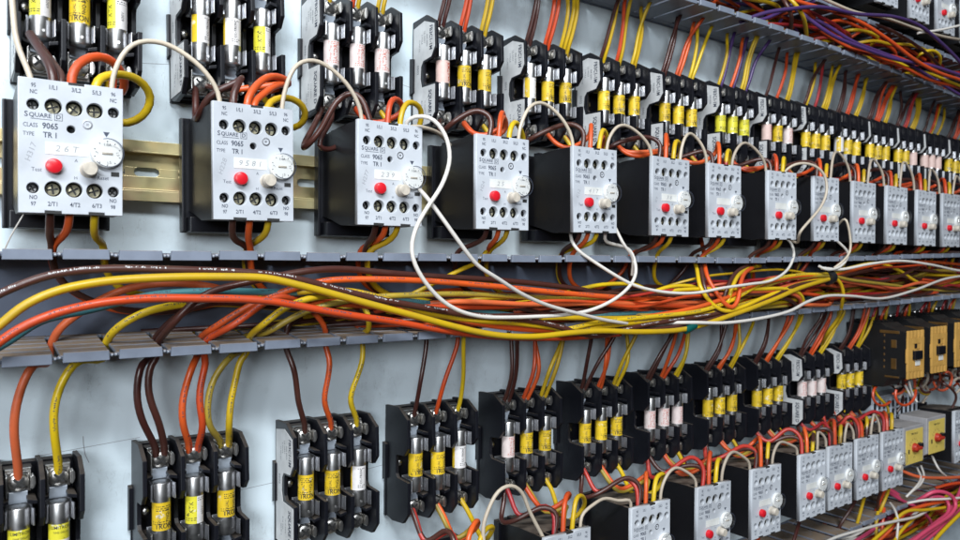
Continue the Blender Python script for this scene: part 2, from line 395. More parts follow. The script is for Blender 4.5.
# ------------------------------------------------------------------ wire ducts
def duct(x0, x1, zf, hgt, depth, label, scores=True, rise=0.0):
    """open slotted duct: back sheet and two combs of fingers with rolled lips; zf(x) = underside of the lower comb"""
    root = obj('wire_duct', None, None, label, 'wire duct'); root.location = (x0*.001, 0, zf(x0)*.001); zz0 = zf(x0)
    mb = MB(); xs = list(range(int(x0), int(x1)+1, 100))
    for a, b_ in zip(xs, xs[1:]):
        za, zb_ = zf(a)-zz0, zf(b_)-zz0
        mb.add([(a-x0,.6,za+1),(b_-x0,.6,zb_+1),(b_-x0,.6,zb_+hgt-1),(a-x0,.6,za+hgt-1),(a-x0,2.4,za+1),(b_-x0,2.4,zb_+1),(b_-x0,2.4,zb_+hgt-1),(a-x0,2.4,za+hgt-1)],
               [(0,1,2,3),(7,6,5,4),(0,4,5,1),(3,2,6,7)])
    obj('back_sheet', mb.mesh('back_sheet', [M['duct_in']]), root)
    def comb(name, upper):
        c = MB(); k = math.ceil((x0-SLOT0)/PITCH); x = SLOT0+k*PITCH
        while x+PITCH < x1:
            z = zf(x+PITCH/2)-zz0+(hgt if upper else 0); g = 2.15
            a, b_ = x-x0+g, x-x0+PITCH-g; sgn = -1 if upper else 1
            zi, zo = z+sgn*3.6, z+sgn*1.6           # wall sheet sits inside the lip
            jz = R.uniform(-.35, .35); jp = R.uniform(-.5, .3)
            lo, hi = min(zi, zo), max(zi, zo)
            rz = 0 if upper else rise
            c.prism([(9,lo+jz+rz),(depth-2.2+jp,lo+jz),(depth-2.2+jp,hi+jz),(9,hi+jz+rz)], 'x', a-.9, b_+.9)   # finger
            for q in (16, 25, 34, 43):                                              # score lines pressed along it
                zq = rz*(1-(q-9)/(depth-11))
                if q < depth-8 and scores: c.box(a-.6, b_+.6, q, q+.9, hi+jz-.3+zq, hi+jz+.4+zq) if not upper else c.box(a-.6, b_+.6, q, q+.7, lo+jz-.35, lo+jz+.1)
            zl, zh = min(z, z+sgn*5.2), max(z, z+sgn*5.2)
            t = R.uniform(-.4, .4)
            c.prism([(a+t*.3, zl+jz), (b_+t*.3, zl+jz), (b_-.3, zh+jz), (a+.3, zh+jz)], 'p', depth-2.4+jp, depth+jp)   # lip
            c.box(x-x0, x-x0+PITCH, 2.4, 9.2, lo+rz, hi+rz)                               # uncut strip by the panel
            for xx in (a-1.2, b_+1.2):
                c.lathe((xx, (zl+zh)/2+jz), 'p', [(0,depth-3.2+jp),(1.0,depth-3+jp),(1.15,depth-1.8+jp),(.7,depth-1.2+jp),(0,depth-1.0+jp)], 8, mi=1)
            x += PITCH
        obj(name, c.mesh(name, [M['duct'], M['knobtip']], bev=.3, seg=1), root)
    comb('slotted_side', True); comb('slotted_side', False)
    return root
duct(-110, 1300, lambda x: -50.8+z_mid(x), 56.4, 60, 'grey slotted wiring duct stuffed with cables between the upper and lower rows', True, 5.5)
duct(240, 1300, lambda x: z_top(x)+1.5, 48, 60, 'grey slotted wiring duct above the upper fuse row')
duct(340, 1300, lambda x: z_low(x)-56, 56, 60, 'dusty grey slotted wiring duct under the lower relay row', False, 2.0)

# ------------------------------------------------------------------ fuse blocks
PP = 18.4; B0 = 11.5
SIDE = [(1,-39),(1,39.5),(20,40.5),(32.5,33.5),(33.5,14),(28,8),(18,7),(17,5.5),(17,-6.5),(19,-9),(34.0,-9.5),(34.0,-31),(27,-39),(12,-41)]
def build_block(labelled):
    root = obj('fuse_block', None)
    W = 3*PP+4
    mb = MB()
    for i in range(4):
        x = i*PP+ (1.9 if i else 0)
        mb.prism(SIDE, 'x', x-.0, x+2.4)
    obj('partition_wall', mb.mesh('partition_wall', [M['black']], bev=.35, seg=2), root)
    mb = MB(); mb.prism([(.3,-38),(.3,38),(7,38),(7,-38)], 'x', 2.3, W-2.6); mb.prism([(.3,-14),(.3,13),(5,12),(5,-12.5)], 'x', -2.0, W+1.0); mb.prism([(.3,-40),(.3,-13),(3,-13),(3,-40)], 'x', -.6, W+.4)
    for i in range(3):
        cx = B0+i*PP
        for s_ in (1, -1):
            mb.box(cx-6.6, cx+6.6, 6.9, 15.5, *(sorted((s_*13, s_*37))))                 # pedestal under clip and terminal
            mb.prism([(cx+3.6, s_*21.3), (cx+8.0, s_*20.2), (cx+8.0, s_*22.2), (cx+3.6, s_*23.2)], 'p', 14, 29)   # ledge stub
            mb.prism([(cx-8.0, s_*20.2), (cx-4.8, s_*21.3), (cx-4.8, s_*23), (cx-8.0, s_*22.0)], 'p', 14, 26)
        mb.box(cx+5.5, cx+8.3, 12, 23, 11.5, 13); mb.box(cx+5.5, cx+8.3, 12, 23, -13.8, -12.2)
    obj('housing', mb.mesh('housing', [M['black']], bev=.3, seg=2), root)
    mb = MB(); mb.lathe((5.2, -.5), 'p', [(2.6,11),(2.6,12.6),(1.8,13.6),(.05,14)], 16); obj('mounting_screw', mb.mesh('mounting_screw', [M['screw']], smooth=True), root)
    if labelled:
        mb = MB()
        q = [(3,-38.0),(3,-8),(4.5,0),(3,10),(3,34),(18,36.5),(31,32),(32.2,15.5),(27.5,9.2),(16.5,8.2),(13.6,4.5),(12.8,-4),(15,-10.4),(32.8,-10.8),(32.8,-30.5),(26,-37.5)]
        mb.prism(q, 'x', -.32, -.05)
        lp = obj('label_plate', mb.mesh('label_plate', [M['label']]), root)
        t = MB(); F = lambda p0, z0: (lambda u, v: (-.36, p0+v, z0-u))
        put_text(t, 'FB3C1-1M', 5.4, F(27.0, 22.8), sx=.74, bold=.12)
        put_text(t, '30A 600V', 2.5, F(21.8, 22), sx=.9); put_text(t, 'UL 0G57', 2.3, F(18.3, 25)); put_text(t, '3 POLE', 2.3, F(14.8, 24)); put_text(t, 'CLASS CC', 2.0, F(11.5, 20))
        put_text(t, '0502', 3.4, F(9.5, 3)); put_text(t, 'SQUARE D', 5.6, F(26.6, -24.2), sx=.78, bold=.16)
        put_text(t, '8/16 X60', 2.2, F(15.5, -24)); put_text(t, 'GA.ID 2', 2.2, F(12.5, -29)); put_text(t, '12-14 AWG', 1.9, F(19.8, -25))
        obj('printing', t.mesh('printing', [M['ink']], recalc=False), lp)
    # one terminal and one clip mesh, mirrored for the lower side
    tm = {}; cmx = {}; sm = {}
    for s_ in (1, -1):
        t = MB(); z = lambda v: s_*v
        def bx(m_, x0, x1, p0, p1, z0, z1): m_.box(x0, x1, p0, p1, min(s_*z0, s_*z1), max(s_*z0, s_*z1))
        bx(t, -6, 6, 15.5, 17, 24.5, 37); bx(t, -6, -5.2, 16, 27, 24.5, 35.5); bx(t, 5.2, 6, 16, 25, 27.5, 34)     # saddle with upturned sides
        t.prism([(5.9,z(27)),(7.0,z(28)),(7.6,z(30)),(7.4,z(33)),(6.6,z(34.6)),(5.9,z(34.6))], 'p', 20, 25)
        bx(t, -5.0, 5.0, 18.3, 19.8, 25.5, 36.0)
        tm[s_] = t.mesh('terminal', [M['screw']], bev=.3, seg=2)
        q = MB(); a = R.uniform(0, 1)
        q.lathe((0, s_*30.8), 'p', [(4.9,19.8),(5.1,20.6),(4.9,21.8),(4.2,22.7),(2.4,23.3),(0.05,23.5)], 24)
        q.lathe((0, s_*30.8), 'p', [(1.9,10),(1.9,19.9)], 12)
        sm[s_] = q.mesh('screw', [M['screw']], smooth=True)
        q2 = MB()
        for k in range(2):
            th = a+k*PI/2; ct, st = math.cos(th), math.sin(th); L = 3.3; w = .62
            q2.prism([(ct*L-st*w, s_*30.8+st*L+ct*w), (-ct*L-st*w, s_*30.8-st*L+ct*w), (-ct*L+st*w, s_*30.8-st*L-ct*w), (ct*L+st*w, s_*30.8+st*L-ct*w)], 'p', 22.2-.01*k, 23.62-.01*k)
        sm[(s_,'x')] = q2.mesh('cross_slot', [M['blackink']])
        c = MB()
        bx(c, -6.2, 6.2, 15.5, 16.4, 8.8, 19.2)
        for e in (-1, 1):
            pl = [(e*5.4,16),(e*6.4,16),(e*6.5,22),(e*6.0,27.5),(e*6.9,30.5),(e*6.2,31),(e*5.3,27.6),(e*5.6,22)]
            c.prism(pl, 'z', min(s_*9.6, s_*18.6), max(s_*9.6, s_*18.6))
        cmx[s_] = c.mesh('fuse_clip', [M['clip']], bev=.15)
        tg = MB(); tg.prism([(17,z(18.8)),(18.2,z(18.8)),(21,z(25.6)),(20,z(25.8))], 'x', -4.3, 4.3); tm[(s_,'t')] = tg.mesh('clip_tongue', [M['tongue']], bev=.2)
    tree = []
    for i in range(3):
        cx = B0+i*PP
        for s_ in (1, -1):
            t = obj('terminal', tm[s_], root, loc=(cx,0,0)); s1 = obj('screw', sm[s_], t); obj('cross_slot', sm[(s_,'x')], s1) if 0 else None
            obj('cross_slot', sm[(s_,'x')], t)
            c = obj('fuse_clip', cmx[s_], root, loc=(cx,0,0)); obj('clip_tongue', tm[(s_,'t')], c)
    def tree_of(o): return (o, [tree_of(k) for k in kids(o)])
    return tree_of(root)
TB = {True: build_block(True), False: build_block(False)}
used = {True: False, False: False}
def place_tree(tree, flag, key, loc):
    if not flag[key]: flag[key] = True; r = tree[key][0]
    else: r = copy_tree(tree[key])[0]
    r.location = (loc[0]*.001, -loc[1]*.001, loc[2]*.001); return r

# ------------------------------------------------------------------ fuses
def sleeve(mats_by_angle, zsplit=None, marks=()):
    """paper sleeve, front half centred on angle -90 deg (towards the viewer); mats_by_angle(angle deg -180..180 from front) -> 0/1"""
    mb = MB(); n = 48; r = 5.0; H = 8.3
    zs = [-H, zsplit, H] if zsplit is not None else [-H, H]
    for k in range(n):
        a0, a1 = 2*PI*k/n, 2*PI*(k+1)/n; mid = (a0+a1)/2
        ang = (math.degrees(mid-PI/2)+180) % 360-180      # 0 = facing +p
        for j in range(len(zs)-1):
            mi = mats_by_angle(-ang, j)
            mb.add([(r*math.cos(a0), r*math.sin(a0), zs[j]), (r*math.cos(a1), r*math.sin(a1), zs[j]), (r*math.cos(a1), r*math.sin(a1), zs[j+1]), (r*math.cos(a0), r*math.sin(a0), zs[j+1])], [(0,1,2,3)], mi)
    return mb
def wrap(mb, s, size, u0, z0, rot=0, bold=0, mi=0, r=5.06, sx=1):
    def f(u, v):
        a = PI/2-(u0+u)/r; return (r*math.cos(a), r*math.sin(a), z0+v)
    put_text(mb, s, size, f, rot=rot, bold=bold, sx=sx, mi=mi)
def dashes(mb, z0, n, seed, u0=-6, u1=6, h=.45):
    rr = random.Random(seed)
    for k in range(n):
        u = u0
        while u < u1:
            L = rr.uniform(.4, 1.5); r = 5.05
            a0, a1 = PI/2-u/r, PI/2-(u+L)/r; z = z0-k*1.15
            mb.add([(r*math.cos(a0), r*math.sin(a0), z), (r*math.cos(a1), r*math.sin(a1), z), (r*math.cos(a1), r*math.sin(a1), z+h), (r*math.cos(a0), r*math.sin(a0), z+h)], [(0,1,2,3)])
            u += L+rr.uniform(.3, .9)
capm = MB(); capm.lathe((0,0), 'z', [(0,8.0),(5.15,8.0),(5.18,18.2),(4.9,18.9),(4.2,19.15),(.05,19.2)], 32)
CAPT = capm.mesh('end_cap', [M['cap']], smooth=True)
capm = MB(); capm.lathe((0,0), 'z', [(0,-8.0),(5.15,-8.0),(5.18,-18.2),(4.9,-18.9),(4.2,-19.15),(.05,-19.2)], 32); capm.cyl((1.4,-15.5), 'p', .75, 4.6, 5.15, 12)
CAPB = capm.mesh('end_cap', [M['cap']], smooth=True)
def build_fuse(kind):
    root = obj('fuse', None); t = MB(); ink = M['blackink']
    if kind == 'yellow':
        mats = [M['yellow_lab']]; mb = sleeve(lambda a, j: 0); wrap(t, 'TRON', 4.0, .4, -5.6, bold=.09, sx=.9); dashes(t, 5.5, 3, 4, -4, 4); wrap(t, 'DUAL', 2.4, -2.2, -1.0, rot=PI/2); wrap(t, 'FNQ-R', 2.6, 2.5, .5, rot=PI/2, bold=.05); dashes(t, -3.2, 2, 8, -6, 2)
    elif kind == 'lime':
        mats = [M['lime_lab']]; mb = sleeve(lambda a, j: 0); wrap(t, 'KLDR', 3.6, .5, -4, bold=.03); dashes(t, 6.5, 4, 5, -5, 5); dashes(t, -6, 1, 8, -5, 4)
    elif kind == 'white':
        mats = [M['white_lab'], M['yellow_lab']]; mb = sleeve(lambda a, j: 1 if -115 < a < -62 else 0); wrap(t, 'CC-TRON', 2.1, 1.2, 1, rot=PI/2, bold=.04); dashes(t, -5, 2, 9, -1, 3); dashes(t, 6, 1, 3, -1, 4)
    elif kind == 'band':      # half yellow, half white
        mats = [M['white_lab'], M['lime_lab']]; mb = sleeve(lambda a, j: 1 if a < -2 else 0); wrap(t, 'KTK', 3.6, -3.2, 1.5, rot=PI/2, bold=.03); dashes(t, 6.5, 2, 19, .5, 6); wrap(t, '600V', 2.4, 3.6, -1, rot=PI/2); dashes(t, -5, 2, 33, -7, -1)
    elif kind == 'lowwhite':  # yellow top, white bottom
        mats = [M['white_lab'], M['lime_lab']]; mb = sleeve(lambda a, j: j, -.5); wrap(t, 'LIMITRON', 2.3, 0, 6.0, bold=.02); wrap(t, 'TIME DELAY', 1.5, 0, 3.4); wrap(t, '3.2A', 3.8, 1, -4, bold=.05); dashes(t, -6.3, 1, 2, -4, 5)
    elif kind == 'redprint':
        mats = [M['palepink']]; mb = sleeve(lambda a, j: 0); ink = M['redink']; wrap(t, 'ATDR', 3.8, .8, .2, rot=PI/2, bold=.05); wrap(t, 'Amp-Trap', 2.2, -2.6, 0, rot=PI/2); dashes(t, 6.6, 2, 11, -4, 5); dashes(t, -5.4, 2, 12, -5, 5)
    else:                     # salmon
        mats = [M['pink_lab']]; mb = sleeve(lambda a, j: 0); ink = M['redink']; wrap(t, 'ATMR', 3.6, 2.6, 2, rot=PI/2, bold=.1); wrap(t, '5', 4, 2.6, -5, bold=.1); dashes(t, 6, 1, 14, 0, 4)
    s_ = obj('label_sleeve', mb.mesh('label_sleeve', mats, smooth=True), root)
    obj('printing', t.mesh('printing', [ink], recalc=False), s_)
    obj('end_cap', CAPT, root); obj('end_cap', CAPB, root)
    return (root, [(s_, [(k, []) for k in kids(s_)])]+[(k, []) for k in kids(root) if k != s_])
KIND = {'y':'yellow','l':'lime','w':'white','b':'band','L':'lowwhite','r':'redprint','s':'salmon'}
TF = {}; fused = {}
DESC = {'yellow':'yellow fuse','lime':'lime yellow fuse','white':'white fuse with thin yellow edge','band':'half yellow half white fuse','lowwhite':'fuse yellow above and white below','redprint':'white fuse with red printing','salmon':'salmon pink fuse'}
def place_fuse(kind, loc, label, group, spin):
    k = KIND[kind]
    if k not in TF: TF[k] = build_fuse(k); fused[k] = False
    r = place_tree(TF, fused, k, loc); r.rotation_euler = (0, 0, spin); r['label'] = label; r['category'] = 'fuse'; r['group'] = group
UF = ['byb','wwb','rrr','syy','wyy','yyy','yyy','lll','syr','yyy','wyy','yyy','yys','sss','yyy','yyy']
UL = [1,1,1,1,1,1,1,1,1,1,0,1,1,1,1,1]
LF = ['yLL','yby','yyw','yyw','ryy','yyy','rrr','yyy','yyy','rrr','yyy']
LL = [0,0,1,0,0,0,0,0,0,1,1]
def place_row(XS, FS, LBL, zf, row):
    for i, x in enumerate(XS):
        lab = bool(LBL[i]); z = zf(x)
        r = place_tree(TB, used, lab, (x, 0, z)); r.rotation_euler = (0, R.uniform(-.012, .012), 0)
        n = len(XS)
        r['label'] = ('black three pole fuse block with grey side label, ' if lab else 'plain black three pole fuse block, ')+ORD[i]+' from near end of '+row+' row'
        r['category'] = 'fuse block'; r['group'] = 'fuse blocks of the '+row+' row'
        for k in range(3):
            sx = B0+k*PP; th = r.rotation_euler[1]
            place_fuse(FS[i][k], (x+sx, 24.6+R.uniform(-.3,.3), z-sx*math.sin(th)+R.uniform(-1,1)), f"{DESC[KIND[FS[i][k]]]}, {ORD[k]} pole of the {ORD[i]} {row} row block", 'fuses clipped in the '+row+' row', R.uniform(-.35, .45))
place_row(XU, UF, UL, zU, 'upper')
place_row(XL, LF, LL, zL, 'lower')

# ------------------------------------------------------------------ overload relays
HOLES = [(6.0,2.6),(14.5,3.7),(23.4,3.7),(32.4,3.7),(40.8,2.6)]
FW, FH, FP = 45.0, 63.8, 67.0
def build_relay():
    root = obj('overload_relay', None)
    # face plate with round screw wells (local z = 0 at its top edge)
    cu = bpy.data.curves.new('f', 'CURVE'); cu.dimensions = '2D'; cu.fill_mode = 'BOTH'; cu.extrude = 1.6; cu.bevel_depth = .25; cu.bevel_resolution = 1; cu.offset = -.25
    def poly(pts):
        sp = cu.splines.new('POLY'); sp.points.add(len(pts)-1); sp.use_cyclic_u = True
        for q, (x, y) in zip(sp.points, pts): q.co = (x, y, 0, 1)
    poly([(0,0),(0,-FH),(11,-FH),(11,-FH+1.3),(18,-FH+1.3),(18,-FH),(29.8,-FH),(29.8,-FH+1.3),(36.8,-FH+1.3),(36.8,-FH),(FW,-FH),(FW,0),(27.8,0),(27.8,-1.3),(20.8,-1.3),(20.8,0)])
    def circ(cx, cz, r, n=28): poly([(cx+r*math.cos(2*PI*i/n), cz+r*math.sin(2*PI*i/n)) for i in range(n)])
    for (hx, hr) in HOLES: circ(hx, -12.4, hr); circ(hx, -FH+11.8, hr)
    circ(22, -22.7, 1.9, 20)
    o = bpy.data.objects.new('f', cu); sc.collection.objects.link(o); dg = bpy.context.evaluated_depsgraph_get(); dg.update()
    me = bpy.data.meshes.new_from_object(o.evaluated_get(dg)); bpy.data.objects.remove(o)
    for v in me.vertices: x, y, z = v.co; v.co = (x*.001, -(FP-1.85+z)*.001, y*.001)
    me.materials.clear(); me.materials.append(M['face']); me.name = 'face_plate'
    fp = obj('face_plate', me, root)
    # body: walls behind the plate, floor 9 mm down, solid block to the rail, chamfered towards the back
    b_ = MB(); f0, f1 = FP-12, FP-3.75
    b_.prism([(f0+.01,-.4),(f0+.01,-FH+.4),(42,-FH+.4),(28,-59.5),(12,-56),(12,-5.5),(22,-2.5),(38,-1.0)], 'x', .6, FW-.6)
    for a in (.6, FW-2.0): b_.box(a, a+1.4, f0, f1, -FH+.5, -.5)
    for zz in (-.45, -FH+.45):      # wire entries at top and bottom: open slots between ribs
        s_ = -1 if zz > -10 else 1
        for x0_, x1_ in ((2.0,3.3),(8.9,10.0),(18.6,19.6),(27.4,28.4),(37.0,38.1),(43.5,44.6-1.2)):
            b_.box(x0_, x1_, f0, f1, *sorted((zz, zz+s_*6.5)))
        b_.box(1.9, FW-1.9, f1-1.2, f1-.02, *sorted((zz+s_*.05, zz+s_*6.5)))
        b_.box(1.9, FW-1.9, f0-.01, f1, *sorted((zz+s_*6.6, zz+s_*7.6)))
    b_.box(1.9, FW-1.9, f0+1, f1-.2, -FH+22, -22)   # solid middle behind buttons
    obj('body', b_.mesh('body', [M['black_gloss']], bev=.3, seg=2), root)
    # rubbed notch covers showing black in the face edges
    for bb in ((20.9, 27.7, FP-3.6, FP-.3, -1.35, .05), (11.1, 17.9, FP-3.6, FP-.3, -FH-.05, -FH+1.35), (29.9, 36.7, FP-3.6, FP-.3, -FH-.05, -FH+1.35), (39.6, 43.4, FP-.3, FP+.06, -44.3, -42.0)):
        b_ = MB(); b_.box(*bb); obj('latch_tab', b_.mesh('latch_tab', [M['blackink']]), root)
    b_ = MB(); b_.box(-3.8, FW+2.5, 9.6, 13.8, -69.5, -1.5); b_.box(-3.8, -2.2, 13.7, 16.5, -69, -2.0); b_.box(-1, FW, 9.7, 24, -69.3, -60.5); b_.box(6, 10, 13.8, 20, -4, 0.8)
    obj('base_flange', b_.mesh('base_flange', [M['black']], bev=.5, seg=2), root)
    # terminal screws
    for zc in (-12.4, -FH+11.8):
        for (hx, hr) in HOLES:
            q = MB(); r = hr-.3; p0 = f0+3.6
            q.lathe((hx, zc), 'p', [(r,p0),(r,p0+3.2),(r*.85,p0+4.0),(r*.4,p0+4.4),(.05,p0+4.5)], 20)
            th = R.uniform(0, 1.5)
            s1 = obj('terminal_screw', q.mesh('terminal_screw', [M['brass'] if hr > 3 else M['screw']], smooth=True), root)
            q = MB()
            for k in range(2):
                t_ = th+k*PI/2; ct, st = math.cos(t_), math.sin(t_); L = r*.72; w = .42
                q.prism([(hx+ct*L-st*w, zc+st*L+ct*w), (hx-ct*L-st*w, zc-st*L+ct*w), (hx-ct*L+st*w, zc-st*L-ct*w), (hx+ct*L+st*w, zc+st*L-ct*w)], 'p', p0+3.9-.01*k, p0+4.58-.01*k)
            obj('cross_slot', q.mesh('cross_slot', [M['blackink']]), s1)
    # buttons, dial
    q = MB(); q.lathe((14.6,-41.2), 'p', [(3.6,FP-2),(3.6,FP+2.3),(3.3,FP+3.1),(2.4,FP+3.5),(.05,FP+3.6)], 32); obj('test_button', q.mesh('test_button', [M['red']], smooth=True), root)
    q = MB(); q.lathe((29.6,-41.6), 'p', [(4.2,FP-2),(4.0,FP+.4),(3.5,FP+.8),(3.5,FP+5.6),(3.1,FP+6.3),(.05,FP+6.5)], 32); obj('reset_button', q.mesh('reset_button', [M['beige']], smooth=True), root)
    dc = (37.6,-33.2)
    q = MB(); q.lathe(dc, 'p', [(7.1,FP-.5),(7.1,FP+1.9),(6.8,FP+2.3),(.05,FP+2.35)], 40); dl = obj('dial', q.mesh('dial', [M['dialwhite']], smooth=True), root)
    q = MB(); q.lathe(dc, 'p', [(7.4,FP+.05),(7.6,FP+2),(7.6,FP+4.6),(7.1,FP+5.2),(.05,FP+5.25)], 40); obj('dial_cover', q.mesh('dial_cover', [M['clear']], smooth=True), dl)
    q = MB()
    def arc(r0, r1, a0, a1, p, n=16):
        for k in range(n):
            t0, t1 = a0+(a1-a0)*k/n, a0+(a1-a0)*(k+1)/n
            q.add([(dc[0]+r*math.cos(t), p, dc[1]+r*math.sin(t)) for r, t in ((r0,t0),(r1,t0),(r1,t1),(r0,t1))], [(0,1,2,3)])
    arc(6.75, 7.15, -2.4, 1.9, FP+5.3)
    for a in [PI*.5+k*PI/5 for k in range(10)]: arc(5.5, 6.2, a-.03, a+.03, FP+2.42, 1)
    f = lambda u, v: (dc[0]+u, FP+2.42, dc[1]+v)
    put_text(q, '1.0A', 1.9, lambda u, v: f(u, v+4.2)); put_text(q, '1.3', 1.7, lambda u, v: f(u+4.6, v), rot=-1.3)
    put_text(q, '1.5', 1.7, lambda u, v: f(u+.8, v-4.6), rot=.2); put_text(q, '.7', 1.7, lambda u, v: f(u-4.6, v), rot=1.3)
    q3 = MB(); q3.box(dc[0]-2.4, dc[0]+2.4, FP+2.3, FP+2.9, dc[1]-.45, dc[1]+.45); obj('dial_pointer', q3.mesh('dial_pointer', [M['beige']], bev=.1), dl)
    obj('dial_marking', q.mesh('dial_marking', [M['ink']], recalc=False), dl)
    q = MB(); q.lathe((29,-19.6), 'p', [(2.3,FP-.4),(2.3,FP+.25),(1.7,FP+.3),(1.6,FP-.2),(.05,FP-.2)], 24); q.box(28.4, 29.6, FP-.3, FP+.1, -20.1, -19.1); obj('seal_screw', q.mesh('seal_screw', [M['clip']], smooth=True), root)
    q = MB(); q.box(11.2, 29.4, FP-.1, FP+.18, -35.4, -29.6); sp = obj('label_strip', q.mesh('label_strip', [M['strip']]), root)
    # printing
    t = MB(); g = lambda x, z: (lambda u, v: (x+u, FP+.03, -z+v))
    for x, a in ((6.2,'95'),(40.6,'96')): put_text(t, a, 2.7, g(x,3.4), bold=.06, sx=.78); put_text(t, 'NC', 2.7, g(x,6.5), bold=.06, sx=.78)
    for x, a in ((14.4,'1/L1'),(24.2,'3/L2'),(33.2,'5/L3')): put_text(t, a, 2.9, g(x,3.6), bold=.06, sx=.82)
    for x, a in ((6.2,'97'),(40.6,'98')): put_text(t, 'NO', 2.7, g(x,FH-7.3), bold=.06, sx=.78); put_text(t, a, 2.7, g(x,FH-4.2), bold=.06, sx=.78)
    for x, a in ((14.4,'2/T1'),(23.8,'4/T2'),(33.4,'6/T3')): put_text(t, a, 2.9, g(x,FH-4.4), bold=.06, sx=.82)
    put_text(t, 'S', 3.6, g(3.2,17.3), bold=.06); put_text(t, 'QUARE', 2.9, g(9.0,17.4), bold=.06, sx=.98); put_text(t, 'D', 2.9, g(16.6,17.5), bold=.05)
    t.box(5.0, 14.0, FP, FP+.04, -19.3, -19.0)
    for a in ((14.9,15.15,-19.2,-15.9),(18.1,18.35,-19.2,-15.9)): t.box(a[0], a[1], FP, FP+.04, a[2], a[3])
    t.box(14.9, 18.35, FP, FP+.05, -19.25, -19.0); t.box(14.9, 18.35, FP, FP+.05, -15.95, -15.7)
    put_text(t, 'CLASS', 2.8, g(1.9,22.3), 'LEFT', bold=.03, sx=.78); put_text(t, '9065', 4.0, g(9.8,22.2), 'LEFT', bold=.10, sx=.84)
    put_text(t, 'TYPE', 2.6, g(1.9,26.5), 'LEFT', bold=.03, sx=.8); put_text(t, 'TR 1', 3.7, g(10.2,26.5), 'LEFT', bold=.09, sx=.84)
    put_text(t, 'Test', 2.7, g(7.5,43.2), sx=.9); put_text(t, 'Reset', 2.7, g(36.0,45.4), bold=.03, sx=.85); put_text(t, 'A', 2.2, g(24.2,37.8)); put_text(t, 'H', 2.2, g(24.0,46.2))
    t.add([(36.0,FP+.03,-22.4),(39.0,FP+.03,-22.4),(37.5,FP+.03,-25.0)], [(0,1,2)])
    obj('printing', t.mesh('printing', [M['ink']], recalc=False), fp)
    def tree_of(o): return (o, [tree_of(k) for k in kids(o)])
    return tree_of(root)
TR = {0: build_relay()}; rel_used = {0: False}
HAND = ['2 6 T', '9 5 8 1', '2 3 9', '2 5', '4 1 7', '3 8']
HAND2 = ['H317', 'H228', 'H277', 'H24', 'K12', 'K9']
relays = {}
def place_relay(x, z, label, group, hand=None, key=None):
    r = place_tree(TR, rel_used, 0, (x, 0, z)); r['label'] = label; r['category'] = 'relay'; r['group'] = group
    r.rotation_euler = (0, R.uniform(-.012, .012), 0)
    if hand is not None:
        fpl = [k for k in r.children if k.name.startswith('label_strip')][0]
        t = MB(); put_text(t, HAND[hand], 4.2, lambda u, v: (20.3+u+v*.2, FP+.22, -32.6+v), sx=1.1)
        obj('handwriting', t.mesh('handwriting', [M['pencil']], recalc=False), fpl)
        t = MB(); put_text(t, HAND2[hand], 3.6, lambda u, v: (5.2-v*.9+u*.35, FP+.03, -35+u*1.1+v*.4))
        for k in range(0):
            a = R.uniform(.3, 1.2); x0_, z0_ = 33+k*3.5, -29+k*1.6; L = R.uniform(3, 6)
            t.add([(x0_,FP+.03,z0_),(x0_+.15,FP+.03,z0_-.1),(x0_+.15+L*math.cos(a),FP+.03,z0_-.1+L*math.sin(a)),(x0_+L*math.cos(a),FP+.03,z0_+L*math.sin(a))], [(0,1,2,3)])
        ff = [k for k in r.children if k.name.startswith('face_plate')][0]
        obj('pencil_note', t.mesh('pencil_note', [M['pencil']], recalc=False), ff)
    return r
for i, x in enumerate(XR):
    place_relay(x, z_R(x), f'black relay with pale grey face, {ORD[i]} from the near end of upper relay row', 'relays of the upper relay row', i if i < 6 else None)
for i, x in enumerate(XLR):
    place_relay(x, z_LR(x), f'black relay with pale grey face, {ORD[i]} from near end of lower relay row', 'relays of the lower relay row')
place_relay(1004, z_LR(1004), 'black relay with pale grey face beyond the two yellow fronted timers', 'relays of the lower relay row')
for i, x in enumerate((742, 808, 882, 946, 1012, 1078)):
    place_relay(x, 284-(x-742)*.045+FH, f'black relay with pale grey face above the top duct, {ORD[i]} from near end', 'relays above the top duct')

